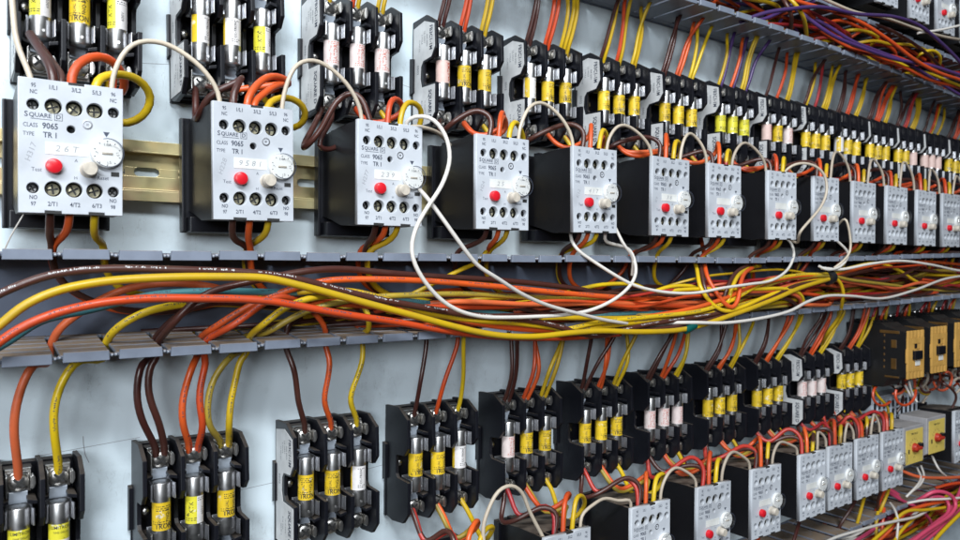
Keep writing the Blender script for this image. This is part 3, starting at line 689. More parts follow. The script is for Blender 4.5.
# ------------------------------------------------------------------ contactors, timers, terminal block
def build_contactor():
    root = obj('contactor', None)       # local: x 0..43, p 0..73 front, z 0 (top of the tan front)
    b = MB(); b.prism([(4,6),(44,7),(50,3),(71,-1.5),(71,-52.5),(50,-57),(46,-66),(4,-66)], 'x', 0, 43)
    for k in range(4):
        b.box(1.5+k*10.6, 8.6+k*10.6, 8, 40, 6.5, 9.5)
    obj('body', b.mesh('body', [M['deepblack']], bev=.5, seg=2), root)
    for k in range(3):
        q = MB(); q.lathe((5+k*13.5+3, 22), 'z', [(.05,9.4),(3,9.4),(3,11),(2.2,12),(.05,12.2)], 16); obj('terminal_screw', q.mesh('terminal_screw', [M['screw']], smooth=True), root)
    b = MB(); b.box(-.6, .3, 42, 64, -4.0, -.6); b.box(-.6, .3, 48, 64, -54, -52)
    for (z0, z1) in ((-22,-9),(-46,-30)):
        b.box(-.7, .2, 55, 61, z0+2, z1-2)
    for k in range(6): b.box(-.5, .1, 46.5, 48.2, -8-k*7.2, -5-k*7.2)
    obj('side_frame', b.mesh('side_frame', [M['amber']], bev=.3), root)
    b = MB(); X0, X1, Z0, Z1 = 0.0, 43.0, -54.0, 0.0; pa, pb = 71.2, 73.5
    # tan front built as strips round the plunger window, toothed at both ends
    b.box(X0, 12, pa, pb, -46, -8); b.box(34, X1, pa, pb, -46, -8); b.box(12, 34, pa, pb, -15, -8); b.box(12, 34, pa, pb, -46, -41)
    b.box(12, 34, pa-.5, pb-1.5, -41, -15); b.box(12, 17.5, pa, pb-.4, -22, -15); b.box(25, 34, pa, pb-.4, -21, -15); b.box(12, 20, pa, pb-.4, -41, -34)
    for k in range(5):
        x = .4+k*9.2; b.box(x, x+5.2, pa, pb, -8, -.0); b.box(x, x+5.8, pa, pb, -54, -46)
    b.box(-2.2, 0, pa+.2, pb-.4, -36, -20)
    obj('front_cover', b.mesh('front_cover', [M['tan']], bev=.4, seg=2), root)
    b = MB(); b.box(14, 33, 69.6, 76, -32.5, -23); b.box(4.5, 8, 72.8, 73.2, -32, -20); b.box(20, 24.5, 72, 73.3, -20, -12)
    for k in range(3): b.cyl((8+k*13, -10.5), 'p', 1.3, 72.9, 73.3, 12)
    obj('plunger', b.mesh('plunger', [M['black']], bev=.4, seg=2), root)
    b = MB(); b.box(21, 33, 70, 73.2, -40, -34); obj('marker_tag', b.mesh('marker_tag', [M['strip']], bev=.2), root)
    def tree_of(o): return (o, [tree_of(k) for k in kids(o)])
    return tree_of(root)
TCN = {0: build_contactor()}; cu_ = {0: False}
for i, (x, z) in enumerate(((871,-74.5),(928,-72.5),(989,-70),(1047,-68))):
    r = place_tree(TCN, cu_, 0, (x, 0, z)); r['label'] = f'black contactor with tan toothed front, {ORD[i]} after the lower fuse row'; r.scale = (.88, 1, 1); r['category'] = 'contactor'; r['group'] = 'contactors'
def build_timer():
    root = obj('timer_relay', None)
    b = MB(); b.prism([(34,0),(66,0),(66,-42),(60,-46),(12,-46),(12,-20),(34,-18)], 'x', 0, 48); obj('case', b.mesh('case', [M['box_grey']], bev=1.2, seg=3), root)
    b = MB(); b.box(4.5, 44.5, 65.9, 66.5, -43, -4); fc = obj('faceplate', b.mesh('faceplate', [M['timer_yellow']], bev=.2), root)
    t = MB(); g = lambda x, z: (lambda u, v: (x+u, 66.56, z+v))
    put_text(t, 'TIME DELAY', 3.0, g(24,-9), bold=.05); put_text(t, '1', 3, g(13,-20)); put_text(t, '10', 3, g(35,-20)); put_text(t, 'SEC', 2.6, g(24,-36)); t.box(10, 13, 66.5, 66.56, -31, -26)
    for k in range(7):
        a = PI*.1+k*PI*.8/6; t.box(23.5+9.5*math.cos(a)-.3, 23.5+9.5*math.cos(a)+.3, 66.5, 66.56, -24.5+9.5*math.sin(a)-.8, -24.5+9.5*math.sin(a)+.8)
    obj('printing', t.mesh('printing', [M['blackink']], recalc=False), fc)
    b = MB(); b.lathe((23.5,-25), 'p', [(5.4,66.5),(5.0,69),(4.4,70.5),(.05,70.7)], 28); k = obj('knob', b.mesh('knob', [M['darkred']], smooth=True), root)
    b = MB(); b.box(17, 30.5, 69.5, 73, -26.6, -23.4); obj('knob_grip', b.mesh('knob_grip', [M['darkred']], bev=.6, seg=2), k)
    b = MB(); b.box(30.8, 37, 66.6, 71, -25.8, -20.5); obj('stop_lever', b.mesh('stop_lever', [M['black']], bev=.5), root)
    def tree_of(o): return (o, [tree_of(k) for k in kids(o)])
    return tree_of(root)
TT = {0: build_timer()}; tu = {0: False}
for x, z, w in ((879,-185,'nearer'), (934,-180.5,'farther')):
    r = place_tree(TT, tu, 0, (x, 0, z)); r['label'] = f'grey timer with yellow face and dark red knob, the {w} of the two'; r['category'] = 'timer'; r['group'] = 'yellow faced timers'
tbk = obj('terminal_block', None, None, 'pale grey terminal strip with small square openings under the contactors', 'terminal block'); tbk.location = (.886, 0, -.189)
b = MB(); b.box(0, 118, 2, 20, 0, 30); b.box(0, 118, 20, 26, 4, 26)
for k in range(11):
    x = k*10.7; b.box(x+.4, x+1.8, 20, 27.6, 1, 29)
obj('insulating_body', b.mesh('insulating_body', [M['term']], bev=.3), tbk)
b = MB()
for k in range(11):
    for z in (6.5, 17): b.box(k*10.7+2.6, k*10.7+9.8, 25.9, 26.4, z-1, z+7.2)
obj('entry_window', b.mesh('entry_window', [M['black']]), tbk)

# ------------------------------------------------------------------ wiring
def W(px, color, r, label, group=None, stamp=None): return wire([q if (len(q) == 3 and not isinstance(q[0], str)) else P(*q[1:]) for q in px], color, r, label, group, prio=1.6, stamp=stamp)
def T(lst, d):   # traced list [(px,py[,d])] -> ('px', ...)
    return [('p', q[0], q[1], q[2] if len(q) > 2 else d) for q in lst]
G1 = 'loose cables laid in the middle duct'
def term(i, k, XS, zf, s): return (XS[i]+B0+k*PP, 20.0, zf(XS[i])+s*31)

# first three lower blocks: traced from terminal, through the slot, into the duct
sx = lambda n: SLOT0+n*PITCH
def low(i, k, off, pts, slotn, ps, color, r, label, up):
    st = 'ink' if color in ('olive','orange','yellow') else None
    t = (XL[i]+B0+k*PP+off, 19.5, zL(XL[i])+29)
    e_ = P(*up[-1]); W([t, (t[0], 23, t[2]+7)]+T(pts, 445)+[(sx(slotn), ps, -55), (sx(slotn), ps, -47)]+T(up, 430)+[(e_[0]+30, 14, e_[2]-2), (e_[0]+70, 6, e_[2]-5)], color, r, label, None, st)
low(0,1,0,[(14,432,447),(15,412),(21,388),(33,364)],0,22,'salmon',2.15,'orange wire from the nearest lower block, arching back inside the duct',[(60,327,452),(75,316,452),(100,300,450),(133,287,448),(173,283,446),(213,287,444),(245,296,445),(300,308,448),(360,318,452)])
low(0,2,0,[(54,430,447),(54,408),(63,380),(80,358)],1,30,'yellow',2.15,'yellow wire from the nearest lower block, rising over the first duct fingers',[(117,328,437),(143,313,434),(177,305,432),(207,303,434),(250,305,440),(320,312,448),(380,318,452)])
low(1,0,-2.2,[(142,420,447),(137,400),(138,378),(142,362)],2,26,'brown',2.0,'brown wire beside its twin from the second lower block, farther along duct',[(165,327,440),(190,308,432),(217,302,432),(260,305,434),(330,311,436),(420,315,440),(520,322,440)])
low(1,0,2.2,[(158,420,447),(150,400),(148,378),(152,362)],2,36,'brown',2.0,'brown wire from the second lower block climbing above the orange cables',[(172,325,424),(190,305,420),(210,292,418),(240,284,417),(283,275,416),(315,270,416),(345,269,417),(377,272,418),(427,276,420),(480,279,424),(540,284,430),(600,292,440)])
low(1,1,-2.4,[(183,425,447),(182,405),(186,385),(194,362)],3,24,'orange',2.0,'orange wire from second lower block diving behind the cable bundle',[(217,326,436),(240,311,430),(267,298,426),(292,289,424),(322,281,420),(345,279.5,418),(390,279.5,416),(427,281,416),(480,285,416),(522,289,416),(563,293,417),(613,297,420),(648,298,424),(680,297,428),(714,291,430),(770,290,430)])
low(1,1,2.4,[(203,425,447),(199,400),(201,382),(206,362)],3,36,'orange',2.0,'orange wire twinned with another at the second lower block, steeper inside duct',[(232,326,426),(253,311,424),(268,300,423),(280,296,423),(292,298,428),(315,302,436),(350,302,442),(420,306,446),(500,310,448)])
low(1,2,-2.2,[(209,425,447),(208,400),(214,378),(232,355)],4,24,'olive',1.9,'grubby olive yellow wire from second lower block leaning low over the fingers',[(266,333,436),(290,319,430),(315,308,426),(335,303,424),(352,300,422),(380,296.5,420),(415,295,418),(452,294,418),(480,294.5,420),(522,297,422),(563,299,424),(597,299,426),(640,302,430),(690,301,432),(740,299,434)])
low(1,2,2.2,[(229,425,447),(231,400),(236,378),(241,358)],4,36,'yellow',2.0,'yellow wire from second lower block bowed up over the duct fingers',[(264,324,424),(283,309,422),(307,299,422),(325,296,424),(345,296,428),(380,300,436),(430,307,444)])
low(2,0,0,[(298,400,447),(296,380),(292,362)],5,30,'brown',1.8,'single brown wire rising from the third lower block',[(288,325,448),(300,318,455),(350,322,460)])
low(2,1,0,[(324,400,447),(328,378),(330,358)],6,32,'orange',1.8,'single orange wire rising from the third lower block',[(326,330,440),(318,316,436),(305,305,440),(280,300,450)])
low(2,2,0,[(350,398,447),(358,375),(363,358)],7,34,'yellow',1.8,'single yellow wire rising from the third lower block',[(369,330,430),(368,313,428),(361,303,430),(350,297,438),(320,300,448)])

# long cables lying across the mouth of the duct
W(T([(-25,308,412),(0,293.5,410),(20,285,408),(50,275,406),(100,269,405),(167,269.5,404),(233,271.7,404),(265,274,404),(302,280,404),(340,290,404),(377,299,404),(415,306,404),(465,314.5,404),(500,317.5,404),(538,322,404),(563,328,404),(583,334,404),(597,336.5,404),(613,333,404),(640,326,406),(676,320,408),(714,314,410),(751,303,412),(790,288,414),(829,278,416)],404),'brown',2.0,'dark brown cable topmost across the duct, printed with pale letters',G1,'label')
W(T([(-25,342,408),(0,325.5,406),(20,308,404),(53,292,402),(100,282,401),(167,277.5,400),(233,277,400),(265,278,400),(302,286,400),(340,296,400),(377,306,400),(415,316,400),(452,326,400),(480,332.5,400),(505,336,400),(538,336.5,400),(570,333,400),(600,331,400),(640,332,400),(686,329,402),(735,314,404),(775,299,406),(800,288,410),(829,279,414)],400),'yellow',2.15,'bright yellow cable sweeping over the whole bundle with teal tape on it',G1)
W(T([(-20,358,406),(0,341.5,404),(20,328,402),(50,315,401),(100,303,400),(150,298.5,400),(200,298.5,400),(240,299,400),(277,302,400),(315,309,400),(352,315.5,400),(390,321,401),(427,327.5,402),(457,332.5,404),(500,337,408),(560,338,412),(620,334,414)],400),'orange',2.15,'bright orange cable sweeping low across the front of the bundle',G1,'ink')
W(T([(-10,352,418),(10,341,418),(40,321,420),(90,310,422),(150,295.5,424),(200,291.5,425),(283,292.5,426),(330,294,428),(400,300,428),(480,311,426),(538,318,424),(580,316.5,422),(640,313,422),(690,312,424),(760,306,428),(820,296,432)],424),'teal',2.0,'teal cable threading through the middle of the duct bundle',G1,'ink')
W(T([(250,300,450),(300,292,425),(350,291,411),(400,304,408),(427,313,408),(480,321,406),(513,323,406),(547,327,406),(572,330,406),(610,326,407),(640,322,408),(690,318,410),(740,305,412),(790,290,414),(829,277,416)],406),'yellow',1.9,'yellow cable hugging the underside of the dark brown cable',G1,'ink')
W(T([(260,302,430),(340,304,428),(420,312,424),(480,324,414),(540,330,410),(600,326,410),(640,318,410),(690,309,410),(720,300,410),(760,284,411),(800,276,413),(829,275.5,415),(850,271,418),(880,264,424),(930,262,432),(990,268,440)],410),'orange',1.9,'orange cable rising from the bundle floor up to the black tie',G1)
W(T([(470,322,452),(520,330,430),(563,330,406),(590,324,405),(620,320,406),(660,316,407),(700,311,409),(730,301,410),(765,282,411),(800,275,413),(829,274,415),(850,268,418),(878,263.5,424),(900,271,426),(915,281,428),(932,286,432),(965,281,438),(1000,276,440)],410),'yellow',1.9,'yellow cable wriggling past the black tie towards the far end',G1,'ink')
W(T([(540,326,450),(595,330,420),(640,331,407),(690,324,407),(720,317,408),(760,303,409),(795,286,412),(829,279.5,415),(850,274,418),(890,268,426),(940,272,436),(1000,280,440)],410),'brown',1.9,'brown cable pressed against the yellow one at the black tie',G1)
W(T([(540,306,465),(590,302,446),(640,296,430),(680,290,420),(720,289,414),(760,289,411),(785,289,411),(800,294,412),(804,303,414),(796,308,418)],414),'yellow',1.8,'yellow cable curling down short of the tie by itself',G1)
W(T([(590,306,440),(650,300,430),(700,296,418),(750,292,413),(785,292,412),(800,299,412),(800,307,416)],414),'salmon',1.8,'faded orange cable curling down short of the black tie',G1)
W(T([(650,306,455),(695,300,425),(725,296,414),(760,295,412),(790,300,412),(798,307,416)],414),'brown',1.7,'brown cable curling down short of the black tie',G1)
W([(576,22,30),(573,30,8)]+T([(705,267,425),(708,279,418),(716,292,411),(725,304,407),(732,308.5,405),(738,300,405),(740,286,408),(744,274,416),(752,268,426)],410),'orange',1.9,'orange cable hanging in a deep narrow loop below the duct lip',G1)
W(T([(694,258,440),(697,270,425),(701,289,414),(712,304,409),(724,311,407),(742,307,408),(765,297,410),(800,284,414),(829,277.5,416)],410),'yellow',1.8,'yellow cable dipping beside the narrow orange loop',G1)
W(T([(698,256,440),(701,268,425),(705,289,414),(714,307,409),(728,312,408),(750,306,409),(790,290,412),(829,280,414)],410),'brown',1.8,'brown cable dipping beside the narrow orange loop',G1)
W(T([(727,305,410),(731,291,410),(737,277,413),(748,269,425),(760,266,440)],410),'yellow',1.8,'short yellow cable lifting out of the bundle near the loop',G1)
W(T([(723,305,411),(726,291,411),(733,276,414),(745,267,425),(755,266,440)],410),'brown',1.8,'short brown cable lifting out of the bundle near the loop',G1)
W(T([(800,278,416),(829,276,416),(840,282,414),(843.5,293,414),(842,304,418),(838,318,430),(828,332,440),(822,345,455)],414),'yellow',1.8,'yellow cable turning sharply down from the tie over the duct edge',G1)
W(T([(640,322,424),(700,318,422),(740,300,416),(780,281,414),(829,276,414),(850,280,416),(890,285,424),(930,290,430),(990,291,440)],414),'olive',1.8,'olive cable passing through the tie and fanning out beyond it',G1)
W(T([(560,312,430),(620,310,426),(676,306,424),(714,300,420),(760,293,416),(800,283,416),(829,280,416),(860,284,420),(900,290,430),(960,290,440)],416),'salmon',1.8,'faded orange cable passing through the tie towards the contactors',G1)
W(T([(520,310,465),(545,300,448),(580,289,436),(610,284,434),(640,286,430),(649,292,428),(668,287,426),(690,286,426),(704,290,428),(730,288,434)],430),'yellow',1.7,'yellow cable drooping between two ties behind the white loop',G1)
W(T([(400,300,440),(425,288,432),(460,270,428),(478,262,430),(486,252,436)],430),'yellow',1.6,'thin yellow cable slanting up to the duct lip before the white cross',G1)

# white and beige control wires
bs = lambda i: (XR[i]+40.9, 60, z_R(XR[i])-FH+3)
W([bs(4), (XR[4]+41, 58, 18)]+T([(630,250,424),(635,262,418),(636,273,412),(632,283,408),(623,293,405),(608,303,402),(588,311,401),(563,315,401),(538,316.5,401),(505,317.5,400),(480,316.5,398),(457,310,396),(440,299,395),(425,282,394),(415,265,394),(411,250,394),(415.5,229,395),(427,208,396),(442,185,397),(450,158,398),(445,134,400),(430,117,404),(415,116,410),(405,122,416)],410)+[(XR[2]+40.9,60,80)],'white',1.35,'long white wire hanging in a big loop from the third upper relay')
W([(XR[2]+46,50,52)]+T([(424,194,406),(440,215,398),(465,250,392),(477,265,392),(497,278,392),(522,294,394),(547,305,396),(580,314,398),(610,321,402),(650,325,416),(700,322,440)],400),'white',1.35,'white wire slanting down from behind third upper relay across the duct')
W(T([(571,228,430),(571,240,424),(577,250,420),(587,257,418),(605,269,412),(627,282,408),(639,287,406),(667,292.5,404),(695,293,403),(723,288,403),(751,284,405),(770,281,408),(783,274,412),(790,266,416),(794,252,424),(790,241,430),(780,236,440)],410),'white',1.3,'white wire swagging below the duct lip between fifth and eighth upper relays')
W(T([(590,321,445),(640,323,424),(691,322.5,401),(723,323,398),(757,319,398),(790,311,400),(807,302,404),(827,296,408),(850,296,410),(882,298.5,414),(915,290,418),(945,279,424),(980,274,430)],405),'white',1.5,'white cable running along the lower lip of the duct to the far end')
W(T([(836,240,424),(848,252,420),(845,262,414),(835,269,410),(824,269,408),(819,266,410)],412),'white',1.3,'white wire end curving below the duct lip near the black tie')
W(T([(822,268,414),(840,269.5,412),(870,264,412),(900,261,414),(932,265,418),(955,270,424),(1000,276,430)],412),'white',1.5,'white cable arching just below the upper lip at the far end')
W([(XR[7]+41,60,z_R(616)-FH+3)]+T([(797,243,418),(800,232,404),(812,218,402),(822,205,402),(827,190,402),(824,174,404),(813,165,408),(800,163,414),(788,168,420),(783,174,424)],410),'beige',1.3,'beige wire sweeping in front of the ninth upper relay')
W(T([(838,225,424),(845,218,414),(850,236,412),(850,252,412),(842,262,414),(834,268,418)],412),'beige',1.2,'beige wire dropping beside the ninth upper relay to the duct')
W(T([(10,-25,436),(13,10,430),(16,40,426),(23,60,424),(31,76,421)],425)+[(XR[0]+6.5,60,80)],'beige',1.35,'beige wire coming down from above into the nearest upper relay')
W(T([(540,210,424),(555,240,430),(592,238,424),(602,252,420),(600,262,430)],420),'white',1.2,'thin white wire end tucked under the fifth upper relay') if 0 else None
W(T([(614,225,420),(624,245,416),(633,258,418),(632,275,424)],420),'white',1.2,'short white wire from fifth upper relay into the duct')
W([(29,58,22)]+T([(19,222,422),(10,237,425),(4,251,430)],422),'white',.35,'hair thin clear thread hanging from the nearest upper relay')

def jumper(XS, zf, i, h, row, color='beige', dx=0):
    a = (XS[i]+40.9, 60, zf(XS[i])-5); b = (XS[i+1]+6.0, 60, zf(XS[i+1])-5); L = b[0]-a[0]
    wire([a, (a[0]+.5, 60.5, a[2]+12), (a[0]+L*.22+dx, 60, a[2]+5+h*.86), (a[0]+L*.5+dx, 58, a[2]+5+h), (a[0]+L*.8, 60, a[2]+5+h*.66), (b[0]-1.0, 60.5, b[2]+11), b], color, 1.3,
         f'{color} jumper wire arching from the {ORD[i]} to the {ORD[i+1]} {row} relay', f'jumper wires between {row} relays')
for i in range(len(XR)-1):
    if i in (2, 7): continue
    jumper(XR, z_R, i, (31,35,0,32,25,27,26,26,32,30,33,31,28,30,30)[i]-2, 'upper', dx=R.uniform(-3, 1))
W([(XR[2]+40.9,60,80)]+T([(405,130,418),(412,126,418),(426,128,420),(440,134,430),(450,145,445)],420),'beige',1.3,'pale wire curving low behind the long white loop')
for i in range(2, len(XLR)-1): jumper(XLR, z_LR, i, R.uniform(15, 24), 'lower', dx=R.uniform(-3, 2))
W([(XLR[1]+40.9,60,z_LR(XLR[1])-6)]+T([(483,528,421),(489,508,420),(498,491,420),(511,485,420),(522,492,420),(529,510,420)],420)+[(XLR[2]+6,60,z_LR(350)-5)],'beige',1.4,'beige wire in a tall arch before the nearest whole lower relay')

# loops from fuse outlets forward into the relay tops
HC = ['brown','orange','yellow']; HS = [14.4, 23.2, 32.6]
def loop(i, k, XS, zf, XRR, zr, row, big=1.0, color=None, tag_=''):
    t = term(i, k, XS, zf, -1); sxx = XRR[i]+HS[k]; z0 = zr(XRR[i]); c = color or HC[k]; j = lambda a: R.uniform(-a, a)
    hook = R.random()
    t = (t[0]+j(2), t[1], t[2]+1)
    if k == 0:     # brown: up over the block edge and down
        pts = [t, (t[0], 27, t[2]-7), (t[0]+4+j(2), 36, z0+8+j(3)), ((t[0]+sxx)/2+8+j(3), 47, z0+16*big+j(3)), (sxx+3+j(1.5), 56, z0+12*big), (sxx, 60, z0-5)]
        if hook > .5: pts = [t, (t[0]-2, 24, t[2]-9), (t[0]-8+j(3), 32, z0+4), (t[0]-5+j(2), 44, z0+9), (sxx-3, 52, z0+19*big+j(2)), (sxx+4, 58, z0+14), (sxx, 60, z0-5)]
    elif k == 1:
        pts = [t, (t[0]+3, 28, t[2]-10), (t[0]+9+j(3), 36, z0+5+j(3)), (sxx+20+j(4), 42, z0+15*big), (sxx+13+j(3), 50, z0+22*big+j(3)), (sxx+4, 57, z0+16*big), (sxx, 60, z0-5)]
    else:
        pts = [t, (t[0]+4, 26, t[2]-9), (t[0]+12+j(3), 34, z0-4+j(4)), (sxx+26*big+j(3), 42, z0+2+j(3)), (sxx+22*big+j(3), 49, z0+14*big+j(2)), (sxx+8, 56, z0+17*big+j(2)), (sxx+1, 60, z0+8), (sxx-.5, 60, z0-5)]
    wire(pts, c, R.uniform(1.75, 1.95), f'{c}{tag_} wire looping from the {ORD[i]} {row} block into the top of its relay', f'loops into the {row} relays')
for i in range(2, 16):
    for k in range(3):
        if i > 2 or k: loop(i, k, XU, zU, XR, z_R, 'upper', .95)
    if i >= 3: loop(i, 1 if i % 2 else 2, XU, zU, XR, z_R, 'upper', .75, 'red' if i in (6, 9, 12) else 'salmon', ' shorter')
# nearest two relays, traced
W([(XR[0]+23.4,60,80)]+T([(71,83,420),(73,70,421),(83,60,424),(98,55,428),(113,61,434),(123,76,442),(124,92,452),(112,96,458)],430)+[(74,24,103)],'orange',2.25,'thick orange wire arching over the nearest upper relay')
W([(XR[0]+32.6,60,80)]+T([(96,84,420),(100,78,422),(120,74,428),(138,79,434),(149,90,440),(151,103,444),(143,117,448),(128,124,452),(112,122,456),(100,112,460),(108,98,460)],430)+[(72,22,102)],'yellow',2.2,'thick yellow wire ringing round beside the nearest upper relay')
W(T([(30,34,442),(36,44,436),(44,55,430),(50,66,424),(54,78,421)],430)+[(XR[0]+14.4,60,80)],'brown',2.3,'thick dark brown wire dropping over the nearest upper fuse')
W(T([(33,36,450),(48,56,440),(58,70,430),(63,77,424)],430)+[(XR[0]+17,58,80)],'brown',1.8,'thinner brown wire tucked behind the thick dark brown one')
W([(XU[1]+B0-2,20,104)]+T([(196,106,452),(195,122,450),(199,116,440),(208,97,432),(223,88,428),(237,83,426),(241,78,426),(238,84,424),(234,93,422),(233,103,421)],430)+[(XR[1]+14.4,60,80)],'brown',2.0,'brown wire bent twice above the second upper relay')
W([(XU[1]+B0+4,20,104)]+T([(215,88,450),(228,90,440),(244,76,428),(236,84,424),(232,102,421)],430)+[(XR[1]+12,59,80)],'brown',1.7,'thin brown wire close behind its thicker neighbour at second upper relay')
W([(XR[1]+21.5,60,80)]+T([(246,104,420),(251,92,422),(262,80,428),(276,76,436),(290,84,446)],430)+[(XU[1]+B0+2*PP,22,104)],'orange',2.1,'orange wire arching wide over the second upper relay')
W([(XR[1]+25,59.5,80)]+T([(253,104,421),(262,95,426),(275,86,434),(284,84,444)],430)+[(XU[1]+B0+PP,22,103)],'orange',2.0,'orange wire lying flatter under its twin at second upper relay')
W([(XR[1]+32.6,60,80)]+T([(266,106,421),(275,99,425),(292,98,430),(304,106,434),(306,117,438),(300,126,444),(288,129,452),(278,116,460)],430)+[(XU[1]+B0+2*PP+1,22,102)],'yellow',2.0,'yellow wire ringing round beside the second upper relay')
W([(XU[2]+B0-3,20,104)]+T([(318,118,456),(306,140,450),(302,150,446),(310,143,440),(322,128,436),(330,112,432),(340,98,430),(352,92,428),(362,98,424),(367,112,422)],430)+[(XR[2]+14.4,60,80)],'brown',1.9,'brown wire hanging in a hook before the third upper relay')
W([(XU[2]+B0+2,20,104)]+T([(332,118,452),(322,136,444),(318,146,442),(330,150,446),(345,140,452)],430),'brown',1.7,'brown wire with a short hook behind the third upper relay')

lowc = ['brown','orange','yellow']
for i in range(1, len(XLR)):
    bi = i+2 if 0 else i+2
for i in range(2, 10):     # lower blocks 3.. feed lower relays 1..
    pass
XLf = [XL[min(i+2, 10)] for i in range(len(XLR))]
XLf = [174.5,255.5,337,417,495,575,652,727,780,806]
for i in range(1, len(XLR)):
    for k in range(3): loop(i, k, XLf, zL, XLR, z_LR, 'lower', R.uniform(.75, 1.15))
    if i > 3: loop(i, 1, XLf, zL, XLR, z_LR, 'lower', .6, 'salmon', ' flatter'); loop(i, 2, XLf, zL, XLR, z_LR, 'lower', .8, 'brown', ' outer')

for i in range(1, 10):
    loop(i, 1, XLf, zL, XLR, z_LR, 'lower', R.uniform(.5, .9), 'olive', ' grubby')
    loop(i, 0, XLf, zL, XLR, z_LR, 'lower', R.uniform(.9, 1.3), 'red', ' dull')
# wires leaving the relay bottoms through the comb below them
def drop(x, z0, zc, k, color, row, i, r=1.75, tgt=None, slack=0):
    s_ = slot(x+R.uniform(-4, 6)); p1 = R.uniform(26, 46); d = 1 if R.random() > .25 else -1
    zt = zc-R.uniform(26, 36)
    ext = R.uniform(60, 95)
    if i < 4 and row == 'upper': d = 1; ext = R.uniform(90, 150)
    if row == 'lower': p1 = R.uniform(46, 54); s_ = slot(x, 0); ext = 50
    wire([(x, 60, z0+2), (x, 58, z0-5), ((x*1.4+s_*.6)/2, (57+p1)/2, (z0+zc)/2-2), (s_, p1, zc+2), (s_, p1-3, zc-7), (s_+d*8, p1-10, zc-20), (s_+d*30, p1-14, zt), (s_+d*ext*.7, R.uniform(8, 20), zt-R.uniform(-3, 5)), (s_+d*ext, 5, zt-R.uniform(-3, 5))],
         color, r, f'{color} wire dropping from the {ORD[i]} {row} relay into the duct below', f'wires under the {row} relays')
for i, x in enumerate(XR[:15]):
    for k, c in enumerate(HC):
        drop(x+HS[k]+R.uniform(-1.5, 1.5), z_R(x)-FH, 5.5+z_mid(x), k, c, 'upper', i, 1.95 if i < 3 else 1.75)
for i, x in enumerate(XLR):
    for k, c in enumerate(HC):
        if R.random() < .5: drop(x+HS[k], z_LR(x)-FH, z_low(x), k, c, 'lower', i)

# fuse inlets: lower row up into the middle duct, upper row up into the top duct
NL = {3:['b','o','y'],4:['bb','oo','yy'],5:['bb','oo','yy'],6:['bb','oo','yy'],7:['bb','oo','yy'],8:['bb','oo','yy'],9:['bb','oo','yy'],10:['bb','oo','yy']}
CN = {'b':'brown','o':'orange','y':'yellow','p':'purple','r':'red','l':'olive'}
LEAN = {3:3,4:6,5:10,6:12,7:16,8:22,9:24,10:10}
for i, cols in NL.items():
    for k, cc in enumerate(cols):
        for n, c in enumerate(cc):
            off = (n-(len(cc)-1)/2)*4.4; t = (XL[i]+B0+k*PP+off, 19.5, zL(XL[i])+29); s_ = slot(t[0]+LEAN[i]+off*.6); p1 = R.uniform(26, 40)
            zc = -50.8+z_mid(t[0]); bow = R.uniform(-4, 4); d = 1 if R.random() > .3 else -1
            wire([t, (t[0]+bow*.2, 24, t[2]+8), (t[0]*.7+s_*.3+bow, 31, t[2]*.55+zc*.45), (s_-bow*.3, p1, zc-5), (s_, p1, zc+6), (s_+d*7, p1-2, zc+15), (s_+d*35, p1-5, zc+20+R.uniform(-6, 8)), (s_+d*R.uniform(80, 150), R.uniform(15, 30), zc+15+R.uniform(-6, 8)), (s_+d*180, 5, zc+9)],
                 CN[c], 1.6, f'{CN[c]} wire{"" if len(cc) == 1 else (", the "+("nearer" if n == 0 else "farther")+" of a pair,")} from {ORD[k]} pole of the {ORD[i]} lower block up', 'wires feeding the lower fuse row')
NU = {2:['y','oy','yy'],3:['bb','oo','yy'],4:['bb','oo','yyy'],5:['by','oy','yy'],6:['bb','oo','yy'],7:['yp','op','yyp'],8:['b','o','yy'],9:['by','r','yyy'],10:['bb','oo','yy'],11:['bb','ooo','yy'],12:['bb','ro','yyy'],13:['b','oy','y'],14:['bb','oo','yy'],15:['b','o','y']}
for i, cols in NU.items():
    for k, cc in enumerate(cols):
        for n, c in enumerate(cc):
            off = (n-(len(cc)-1)/2)*3.9; t = (XU[i]+B0+k*PP+off, 20, zU(XU[i])+30); lean = {2:8,3:9,4:12,5:17}.get(i, 25)+R.uniform(-3, 3)
            s_ = t[0]*.35+.65*slot(t[0]+lean)+off*.25; p1 = R.uniform(20, 36); zc = z_top(t[0])+1.5; bow = R.uniform(-3, 1)
            if i < 5: s_ = t[0]+lean; p1 = 20
            wire([t, (t[0]-1, 25, t[2]+9), (t[0]*.92+s_*.08, 26, t[2]*.72+zc*.28), (t[0]*.62+s_*.38, 28, t[2]*.36+zc*.64), (s_, p1, zc+3), (s_+10, p1, zc+15), (s_+32, p1-6, zc+26+R.uniform(-8, 8)), (s_+75, R.uniform(14, 30), zc+22+R.uniform(-10, 12))],
                 CN[c], 1.6, f'{CN[c]} wire{"" if len(cc) == 1 else (", "+ORD[n]+" of its cluster,")} rising from {ORD[k]} pole of the {ORD[i]} upper block', 'wires feeding the upper fuse row')

